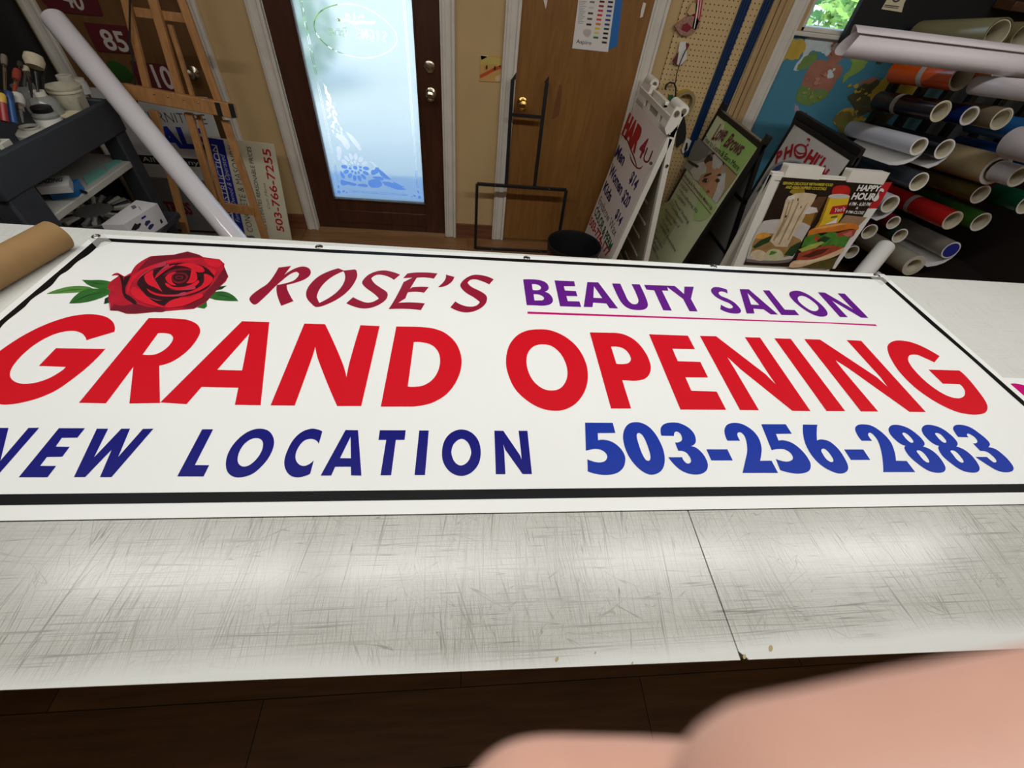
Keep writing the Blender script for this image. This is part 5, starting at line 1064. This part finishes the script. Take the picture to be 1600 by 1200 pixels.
# long white paper roll lying across the top pegs
a = aty(1328, 66, 2.30); u_ = Vector((1,0,0)); s1 = C_F.dot(a-CAM)/FPX; r_ = 20.5*s1
lr = thing('paper_roll', 'long white paper roll lying across the top of the rack', 'paper roll', (a.x+.8, a.y, a.z-r_))
mb = MB(); n_ = 40; turns = 1.75; vs = []; 
for k in range(n_+1):
    th = -2.2+turns*2*math.pi*k/n_; rr_ = r_*(.80+.20*k/n_)
    if k > n_-4: rr_ += r_*.10*(k-n_+4)/4
    o_ = Vector((0, math.cos(th)*rr_, math.sin(th)*rr_)); vs += [a+o_+Vector((.03*math.sin(th*1.3), 0, 0)), a+o_+u_*1.9]
mb.add(vs, [(2*k, 2*k+1, 2*k+3, 2*k+2) for k in range(n_)], mat('long paper white', (214,206,208), .5)); o = mb.build('paper', lr); sd_ = o.modifiers.new('thickness', 'SOLIDIFY'); sd_.thickness = .0012
# dark low cabinet under the right hand rolls
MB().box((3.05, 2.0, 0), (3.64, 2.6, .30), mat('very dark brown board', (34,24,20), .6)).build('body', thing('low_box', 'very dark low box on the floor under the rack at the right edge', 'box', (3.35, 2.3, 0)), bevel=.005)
MB().box((3.66, 1.9, 0), (4.28, 2.98, 1.02), mat('very dark brown board')).build('body', thing('dark_filler_block', 'added dark brown block filling the dark right edge below the green rolls', 'cabinet', (3.97, 2.44, 0)), bevel=.005)  # added dark block that covers the tan wall at the right edge
# ================================================================== folding signs
pwh = mat('white sign plastic', (226,222,210), .4, var=.03, scale=20)
def leaf_frame(x_top, z_top, x_bot, y0, y1):
    """face of a sign leaf that looks left: text runs from the wall (y0) towards the table (y1)"""
    return Fr((x_bot, y0, 0), (0,-1,0), (x_top-x_bot, 0, z_top)), y0-y1
def leaf(parent, fr, w_, h, m_, th, name='leaf', bar=.03, panel=None):
    mb = MB()
    for a0, b0, a1, b1 in ((0,0,bar,h), (w_-bar,0,w_,h), (bar,0,w_-bar,bar*1.5), (bar,h-bar,w_-bar,h)): mb.rect(fr, a0, b0, a1, b1, m_, 0, th)
    mb.build(name, parent, bevel=.003, smooth=0)
    if panel: MB().rect(fr, bar*.6, bar*.6, w_-bar*.6, h-bar*.6, panel, -.004, th-.008).build('panel', parent, smooth=0)
# --- price sign of white plastic
h4 = thing('folding_sign', 'white plastic folding sign with hair cut prices beside the brown door', 'folding sign', (1.02, 2.66, 0))
hf, hw = leaf_frame(1.035, 1.13, .872, 2.99, 2.352); hl = math.hypot(1.13, .163)
leaf(h4, hf, hw, hl*.885, pwh, .03, 'front_leaf', .022, pwh)
hb = Fr((1.20, 2.352, 0), (0,1,0), (-.155, 0, 1.09)); leaf(h4, hb, hw, 1.095, pwh, .03, 'rear_leaf', .03, mat('grey moulded ribs', (150,144,126), .5))
mb = MB(); b0, b1 = hl*.885, hl
mb.rect(hf, 0, b0, hw, b0+.02, pwh, .002, .034).rect(hf, 0, b0, .15, b1-.01, pwh, .002, .032).rect(hf, hw-.16, b0, hw, b1-.01, pwh, .002, .032)
mb.rect(hf, .20, b0+.015, .235, b1-.03, pwh, .002, .03).rect(hf, .40, b0+.015, .435, b1-.03, pwh, .002, .03).rect(hf, .20, b1-.055, .435, b1-.02, pwh, .002, .03)
mb.build('handle', h4, bevel=.006, smooth=0)
for a0, a1 in ((.02,.13), (hw-.14,hw-.0)):
    c0, c1 = hf.at(a0, hl-.005, -.02), hf.at(a1, hl-.005, -.02); MB().cyl(c0, c1, .026, .026, pwh, 20).build('hinge', h4)
    MB().cyl(c1+Vector((0,.001,0)), c1-Vector((0,.006,0)), .012, .012, steel, 16).build('bolt', h4)
mb = MB(); rfr = Fr((1.20+.0, 2.352-.0005, 0), (1,0,0), (0,0,1))
for q in ((1048,259),(1017,255)):
    p = aty(q[0]-(6 if q[0] > 1030 else 0), q[1], 2.351); MB().cyl(p+Vector((0,.004,0)), p-Vector((0,.004,0)), .008, .008, steel, 14, inner=.5, mi=sblk).build('rivet', h4)
for k in range(7): hb_ = .12+.12*k; MB().obox(hb.at(.10+.03*(k % 3), hb_, -.030), hb.u*.30, hb.v*.015, hb.n*-.004, pwh).build('moulded_rib', h4)
sfp = Fr((0, 2.3495, 0), (1,0,0), (0,0,1)); MB().flat(sfp, sfp.tr("a 1135,570 1180,500 1240,520 1232,620 1190,720 1120,800 1060,830 1040,760"), pwh, 0, .012).build('side_plate', h4, bevel=.002, smooth=0)
sbp = sfp.px(1057.5, 177); MB().cyl(sfp.at(*sbp, .006), sfp.at(*sbp, -.004), .013, .013, steel, 16).build('bolt', h4)
MB().rect(hf, .024, .03, hw-.024, b0-.004, mat('price poster white', (222,212,206), .45), .0015, .002).build('poster', h4, smooth=0)
mb = MB(); pn_ = mat('price navy', (30,30,92), .45); pgn = mat('price green', (40,104,68), .45); pgr = mat('price grey green', (92,98,74), .45); prd = mat('price red', (176,34,38), .45)
tpx(mb, hf, 'HAIR', 'a', (545,795), (702,1035), (622,560), prd, off=.075, lift=.003)
tpx(mb, hf, '4', 'a', (722,1060), (775,1110), (825,850), mat('price crimson', (150,30,60), .45), off=.03, lift=.003)
tpx(mb, hf, 'U', 'a', (780,1130), (850,1178), (830,960), smar, off=.0, lift=.003)
tpx(mb, hf, 'Men', 'a', (458,1078), (548,1195), (512,945), pn_, off=.03, lift=.003)
for s_, L_, R_, T_, m_, of in (('Women', (365,215), (490,465), (407,92), pn_, .03), ('Kids', (300,400), (372,540), (338,288), pn_, .03), ('$14', (590,295), (652,412), (632,165), pn_, .03), ('$20', (505,500), (563,608), (548,365), pn_, .03), ('$14', (432,690), (482,805), (462,568), pn_, .03),
    ('Eyebrow Wax', (250,545), (428,925), (285,458), pgr, 0), ('COLOR & PERM', (203,660), (372,1090), (240,568), pgn, .03), ('503-774-177', (148,772), (345,1155), (185,698), prd, .03)):
    tpx(mb, hf, s_, 'b', L_, R_, T_, m_, off=of, lift=.003)
for sw_ in ("a 525,820 560,830~ 610,890~ 650,990~ 690,1090~ 720,1200 710,1200 675,1090~ 635,990~ 595,890~ 550,840~", "b 600,-10 615,50~ 645,110~ 680,150~ 715,155~ 738,130 735,150~ 710,172~ 675,165~ 635,120~ 605,60~"): mb.flat(hf, hf.tr(sw_), smar, .003)
mb.build('lettering', h4, smooth=0)
# --- black folding sign with green poster
lv = thing('folding_sign', 'black framed folding sign with green brow studio poster', 'folding sign', (1.55, 2.66, 0))
lf2, lw = leaf_frame(1.545, 1.005, 1.352, 2.965, 2.352); ll = math.hypot(1.005, .193)
leaf(lv, lf2, lw, ll, bmt, .022, 'front_leaf', .026)
rb = Fr((1.745, 2.352, 0), (0,1,0), (-.18, 0, 1.01)); leaf(lv, rb, lw, 1.025, bmt, .022, 'rear_leaf', .026, mat('grey sign back', (128,128,126), .5))
for z in (.36, .70): MB().rect(rb, 0, z, lw, z+.022, bmt, .001, .024).build('cross_bar', lv)
mb = MB(); mb.cyl(lf2.at(.01, ll+.004, -.012), lf2.at(lw-.01, ll+.004, -.012), .007, .007, mat('aluminium rod', (190,190,186), .25, 1), 12); mb.build('top_rod', lv)
for a0 in (0, lw-.03): MB().rect(lf2, a0, ll-.01, a0+.03, ll+.045, bmt, .0, .03).build('hinge', lv, bevel=.004)
lgn = mat('poster pale green', (206,214,176), .45); lgb = mat('poster green', (150,188,106), .45, var=.15, scale=4); ppl = mat('poster plum', (104,24,62), .45)
MB().rect(lf2, .018, .02, lw-.018, ll-.02, lgn, -.002, .003).build('poster', lv, smooth=0)
mb = MB()
mb.flat(lf2, lf2.tr("c 800,335 1225,690 965,1062 700,800 760,560"), lgb, .0005).flat(lf2, lf2.tr("d 760,160 900,350 962,415 900,520 700,600~ 690,480"), mat('poster soft green', (174,204,134), .45), .0005)
mb.flat(lf2, lf2.tr("d 300,380 400,330 480,500 420,700 300,900 160,780 140,800 230,450"), mat('poster sage', (178,186,136), .45), .0004)
ph = "c 460,575 960,1065 d 960,385 905,365 560,0 c 245,945"
mb.flat(lf2, lf2.tr("c 460,575 962,1066 d 962,385 c 245,945"), mat('photo grey', (150,148,142), .45, var=.2, scale=12), .0008)
dkh = mat('photo dark hair', (52,38,32), .45); skn = mat('photo skin', (190,142,110), .45, var=.1, scale=20); glv = mat('photo pale glove', (200,200,194), .45, var=.1, scale=16); gl2 = mat('photo grey glove', (120,120,116), .45); tann = mat('photo tan', (168,146,104), .45)
for k, (m_, s_) in enumerate(((tann, "c 790,905 962,1066 d 962,385 880,300 960,120 c 810,1000"), (dkh, "c 500,900 560,800 640,750 720,830 790,900 770,960 560,940"), (skn, "c 430,1130 470,1040~ 520,950 560,890~ 640,870~ 760,905 775,960~ d 985,40 970,130~ 940,240~ 880,312 845,275 740,130"),
  (glv, "d 985,20 1075,0 1060,200 960,385 905,330 950,230 980,130"), (glv, "c 640,790 700,760 750,830 770,900 720,980 690,960 660,985 625,960"), (gl2, "c 610,770 640,790 635,830 612,815"), (glv, "c 330,1000 440,900 520,880 555,960 545,1030 480,1060 440,1140 380,1110"), (gl2, "c 400,600 470,590 600,720 560,800 440,870 300,850 340,730"), (sblk, "c 290,862 330,865 455,940 430,968 320,905"),
  (dkh, "d 790,60 830,20 900,0 905,12 850,40"), (dkh, "d 965,35 1000,10 1030,25 1000,45"), (dkh, "d 780,110 810,72 850,70 868,100 840,125 810,120"), (dkh, "d 945,100 965,75 1000,80 1005,110 970,125"), (mat('photo eye white', (200,190,180), .4), "d 850,80 862,92 855,110 845,112"), (mat('photo nose shade', (150,88,66), .45), "d 830,240 860,215 880,225 875,250 850,250"))):
    mb.flat(lf2, lf2.tr(s_), m_, .0012+.0003*k)
mb.build('printed_picture', lv, smooth=0); mb = MB()
LT = .006
tpx(mb, lf2, 'Love', 'c', (622,580), (785,612), (740,365), ppl, shear=.5, off=.015, lift=LT); tpx(mb, lf2, 'Brows', 'c', (780,665), (1000,810), (925,500), ppl, shear=.5, off=.015, lift=LT)
tpx(mb, lf2, 'Time to Learn & Earn More', 'c', (505,588), (975,1008), (540,515), sblk, off=.0, lift=LT)
for s_ in ("c 462,572 468,568 965,1058 960,1066", "d 487,22 493,18 898,516 893,522"): mb.flat(lf2, lf2.tr(s_), ppl, LT)
tpx(mb, lf2, 'MicroBlading & Permanent Make-Up', 'd', (505,-15), (902,468), (545,-22), ppl, off=.01, lift=LT)
for s_, L_, R_, T_, m_ in (('EYEBROWS', (505,160), (597,258), (522,122), ppl), ('\u2022 MicroBlading 3D', (492,225), (715,505), (515,200), sblk), ('\u2022 OMBRE', (455,282), (570,425), (480,258), sblk), ('\u2022 Manual Shading', (418,345), (608,635), (440,318), sblk), ('\u2022 Combination', (380,405), (535,638), (402,378), sblk), ('PERMANENT MAKE-UP', (318,478), (488,700), (335,445), ppl),
  ('\u2022 Eyeliner', (308,532), (400,672), (330,505), sblk), ('\u2022 Cat Eyes', (275,590), (365,752), (298,562), sblk), ('\u2022 OMBRE Eyeshadow', (240,645), (448,992), (262,618), sblk), ('LIPS', (183,720), (215,742), (200,690), ppl), ('\u2022 Lip Liners', (165,772), (280,948), (188,745), sblk), ('\u2022 Full Lips', (145,825), (232,978), (168,798), sblk), ('\u2022 OMBRE Lips', (125,880), (235,1092), (146,852), sblk)):
    tpx(mb, lf2, s_, 'd', L_, R_, T_, m_, lift=LT)
mb.build('lettering', lv, smooth=0)
# --- black folding sign with the white noodle house poster
ph_ = thing('folding_sign', 'black framed folding sign with arched red lettering on a white poster', 'folding sign', (1.98, 2.48, 0))
pf, pw = leaf_frame(1.953, 1.035, 1.845, 2.79, 2.175); pl = math.hypot(1.035, .108)
leaf(ph_, pf, pw, pl, bmt, .022, 'front_leaf', .026)
rb = Fr((2.13, 2.175, 0), (0,1,0), (-.155, 0, 1.075)); leaf(ph_, rb, pw+.02, 1.085, bmt, .024, 'rear_leaf', .03, mat('black sign back', (24,24,26), .5))
for z in (.34, .66): MB().rect(rb, 0, z, pw, z+.022, bmt, .001, .024).build('cross_bar', ph_)
MB().rect(pf, .018, .02, pw-.018, pl-.02, mat('poster grey white', (214,212,208), .45), -.002, .003).build('poster', ph_, smooth=0)
mb = MB(); phr = mat('poster brick red', (176,32,42), .45); pbl = mat('poster slate blue', (64,84,140), .45)
for ch, L_, R_, T_ in (('P', (388,540), (448,512), (415,425)), ('H', (470,500), (552,462), (505,375)), ('H', (672,520), (742,562), (738,392)), ('U', (745,572), (812,612), (810,440)), ('N', (815,640), (862,690), (868,540))):
    tpx(mb, pf, ch, 'e', L_, R_, T_, phr, off=.05, lift=.003)
mb.flat(pf, [pf.tr("e 575,430~ 585,370~ 640,345~ 695,370~ 705,420~ 690,470~ 635,492~ 590,475~"), pf.tr("e 592,425~ 605,380~ 640,362~ 678,380~ 686,418~ 672,452~ 635,468~ 602,455~")], phr, .003)
mb.flat(pf, pf.tr("e 598,395 625,430~ 690,430 680,440 620,445~ 594,410"), phr, .003); mb.flat(pf, pf.tr("e 690,375 720,365 722,345 712,345 700,358"), phr, .003); mb.flat(pf, pf.tr("e 702,300~ 720,290~ 737,300~ 730,320~ 715,335 722,315~ 712,308~"), phr, .003); mb.flat(pf, pf.tr("e 835,480 865,455 862,475 845,492"), phr, .003)
mb.build('lettering', ph_, smooth=0); mb = MB()
for k, (m_, s_) in enumerate(((mat('poster stone grey', (172,168,160), .45), "e 255,730 330,600~ 430,530~ 540,510~ 650,530~ 720,590 700,600~ 640,545~ 540,528~ 440,550~ 350,620~ 275,740"), (pbl, "e 262,735 340,625~ 440,550~ 540,527~ 640,542~ 705,600 660,575~ 560,560~ 470,600~ 400,650~ 330,720~ 290,760"), (mat('poster dark figure', (36,36,44), .45), "e 250,820 300,720 380,680 470,600 560,600 560,800 380,900 290,860"), (swh, "e 355,635 480,590 540,545 545,560 450,635 420,645"), (swh, "e 310,670 340,652 380,660 365,690 320,695"), (mat('poster leaf', (64,112,62), .45), "e 212,812 240,770 268,748 255,790 225,815"), (mat('poster leaf'), "e 270,850 300,820 315,860 290,880"))):
    mb.flat(pf, pf.tr(s_), m_, .003+.0003*k)
mb.build('printed_picture', ph_, smooth=0)
# --- white folding sign with food photograph
hh = thing('folding_sign', 'white plastic folding sign with happy hour food poster, nearest the table', 'folding sign', (1.81, 2.1, 0))
fo_ = Fr((1.508, 1.955, 0), (1,0,0), (0,.146,.945)); w_h, l_h = .60, math.hypot(.146,.945)
leaf(hh, fo_, w_h, l_h, pwh, .025, 'front_leaf', .022, pwh)
rr2 = Fr((2.108, 2.16, 0), (-1,0,0), (0,-.028,.945)); leaf(hh, rr2, w_h, .955, pwh, .025, 'rear_leaf', .022, pwh)
for q0, q1 in (((1228,268),(1283,273)), ((1328,272),(1386,277))):
    a0, a1 = fo_.px(*q0)[0], fo_.px(*q1)[0]
    MB().rect(fo_, a0, l_h-.005, a1, l_h+.052, pwh, .003, .05).build('hinge', hh, bevel=.01, smooth=0)
us = Fr((1.508, 1.9595, 0), (1,0,0), (0,.146,.945)); mb = MB(); P2 = lambda *q: [us.px(*c2('f', *p)) for p in q]
mb.flat(us, P2((1450,150),(1572,150),(1430,392),(1345,392)), sred, -.004, .004).flat(us, P2((1345,392),(1430,392),(1040,950),(985,950)), swh, -.004, .004)
mb.flat(us, us.tr("f 1455,205 1485,212~ 1478,240 1450,230~ 1440,250~ 1440,290~ 1415,320 1390,318~ 1420,270"), swh, .0006); o = mb.build('under_poster', hh, smooth=0)
mb = MB(); mb.flat(fo_, fo_.tr("f 545,100 1482,150 1000,945 190,905"), mat('food photo dark', (34,22,18), .4, var=.5, scale=5), .002, .002); mb.build('poster', hh, smooth=0)
mb = MB(); F = lambda n, c, v=.15, s=30: mat('food '+n, c, .45, var=v, scale=s)
nood, nod2 = F('noodle', (208,188,156)), F('noodle shade', (160,136,104)); bun = F('bun', (206,120,44)); let, le2 = F('lettuce', (70,120,44), .4), F('dark herb', (36,60,30), .4); meat = F('meat', (150,66,44), .4, 40); bowl = F('bowl', (196,188,182), .06)
lay = [(F('warm blur', (96,64,40), .3, 8), "f 720,440 880,280 960,280 800,560"), (F('pale blur', (150,120,92), .2, 8), "f 1070,520 1130,450 1330,470 1230,570"), (F('amber drink', (150,112,44), .2, 12), "f 720,430 860,400 800,550 690,500"), (F('yellow blur', (150,124,40), .2, 9), "f 610,240 650,205~ 740,210~ 750,245 660,260"),
 (bowl, "f 290,640 330,560 370,505 520,488~ 700,508~ 806,552 720,700 640,850 500,882~ 350,880~ 215,852 240,760"), (F('bowl rim shade', (120,108,104), .1), "f 215,852 350,868~ 500,870~ 640,850 600,885~ 400,895~ 210,880"), (F('broth', (150,116,70), .3), "f 262,760 310,650~ 420,620~ 640,640 720,680 640,810~ 480,850~ 320,850~ 240,820"), (F('egg', (220,150,60), .2), "f 296,650 330,620~ 390,612~ 435,632 400,660~ 330,668~"),
 (le2, "f 270,740 330,690 400,655 450,640 420,700 330,740 290,760"), (le2, "f 560,820 620,740 720,690 700,760 640,830"), (nood, "f 250,830~ 260,790~ 330,770~ 390,800~ 400,850~ 330,872~"), (F('sprout', (196,190,150)), "f 390,850~ 400,790~ 470,760~ 540,790~ 550,850~ 470,872~"), (let, "f 420,820 440,780 500,790 470,810"),
 (nood, "f 545,420 575,310 590,285 660,250 750,240 830,252 862,262 835,320 770,420 720,520 640,640 590,745 480,740 430,690 500,560"), (nod2, "f 600,330 612,320 560,520 470,690 455,680 540,520"), (nod2, "f 690,330 704,325 620,520 520,720 505,720 600,520"), (nod2, "f 770,340 785,330 700,480 600,680 590,680 690,470"), (nod2, "f 640,300 650,300 590,480 500,650 490,650 580,470"), (sblk, "f 565,465 580,445 585,460 572,475"), (sblk, "f 684,295 696,290 690,320 682,318"), (sblk, "f 715,365 722,360 718,385 708,385"), (F('pale pile', (222,210,196), .1), "f 585,300 600,272 660,270 655,300 610,310"), (F('white wedge', (214,206,198), .1), "f 730,440 790,370 860,380 870,420 790,440"),
 (F('red ball', (186,34,28), .15), "f 1000,235~ 1020,190~ 1090,172~ 1160,190~ 1168,240~ 1130,280 1000,270"), (F('can yellow', (224,186,40), .08), "f 838,570 880,510 965,285 1165,280 1145,350 1090,470 1040,540 940,560"), (F('can silver', (196,196,192), .1), "f 968,282~ 985,262~ 1070,252~ 1150,262~ 1166,280~ 1070,295~"), (F('can shade', (168,128,30), .1), "f 838,570 880,510 965,285 985,287 900,520 860,575"), (sred, "f 1005,368 1148,350 1112,432 972,442"), (F('can olive print', (96,100,40)), "f 992,462 1055,450 1045,470 985,478"), (swh, "f 940,530 1010,500 1050,470 1040,520 960,545"),
 (bun, "f 780,620 800,585~ 900,545~ 1050,520~ 1180,518~ 1246,545 1240,580~ 1180,575~ 1040,600~ 900,612~ 770,645"), (F('bun light', (226,168,96), .1), "f 830,580 900,552~ 1050,528~ 1150,528 1050,545~ 920,570~"), (meat, "f 1030,620 1150,585 1230,580 1200,640 1150,665 1050,650"), (F('meat pink', (196,104,96), .3), "f 1100,620 1180,595 1190,640 1130,650"), (let, "f 715,745 755,650 800,630 870,620 900,640 980,600 1040,610 1050,650 1130,640 1165,660 1120,740 1060,750 1010,720 930,740 860,715 800,740"), (le2, "f 860,680 930,640 990,660 940,700 880,710"), (F('tomato', (190,60,40), .2), "f 830,650 870,635 880,670 850,690"), (F('cucumber', (160,176,80), .2), "f 690,765 800,720 900,690 930,700 850,750 720,790"), (meat, "f 670,860 690,800 780,770 900,735 1000,725 1110,745 1090,790 900,830 760,870"), (F('dark glaze', (84,34,22), .4, 40), "f 720,830 860,770 980,750 920,800 800,840"), (F('bread', (222,186,146), .08), "f 600,925 650,870~ 800,860~ 960,810~ 1110,745 1100,785~ 1000,840~ 860,880~ 740,920~ 640,935"), (F('bread top', (236,206,170), .06), "f 640,890 700,872~ 860,850~ 980,815 880,860~ 740,895~"), (F('olive base', (84,74,24), .2), "f 740,925 900,870 1050,840 1002,944")]
for k, (m_, s_) in enumerate(lay): mb.flat(fo_, fo_.tr(s_), m_, .0024+.00012*k)
mb.build('printed_picture', hh, smooth=0); mb = MB(); LT = .0082; hy = mat('poster yellow', (214,196,60), .45)
for s_, L_, R_, T_, m_, of in (('SERVING DELICIOUS VIETNAMESE FOOD', (540,163), (1000,180), (548,137), hy, .02), ('AND ASIAN INSPIRED COCKTAILS', (565,200), (940,216), (573,173), hy, .02), ('HAPPY', (1222,220), (1432,226), (1246,167), swh, .04), ('HOUR', (1172,298), (1385,306), (1204,238), swh, .04), ('4 PM - 6:30 PM', (1148,358), (1345,362), (1163,325), swh, .02), ('&', (1213,390), (1237,391), (1222,368), swh, .02), ('9 PM-CLOSE', (1118,430), (1285,438), (1133,402), swh, .02), ("Yeo's", (1012,420), (1112,408), (1030,380), swh, .01)):
    tpx(mb, fo_, s_, 'f', L_, R_, T_, m_, off=of, lift=LT)
mb.build('lettering', hh, smooth=0)
# ================================================================== ceiling lamps
for o, (x, y) in zip(LAMP_OBJS, LAMPS+BACK_LAMPS):
    t_ = thing('ceiling_light', 'fluorescent strip light on the ceiling', 'light', (x, y, 2.75), 'ceiling strip lights')
    MB().box((x-.64, y-.08, 2.675), (x+.64, y+.08, 2.75), mat('white enamel housing', (230,230,226), .4)).build('housing', t_, bevel=.006)
    o.parent = t_; o.matrix_parent_inverse = Matrix.Translation(-Vector((x, y, 2.75)))
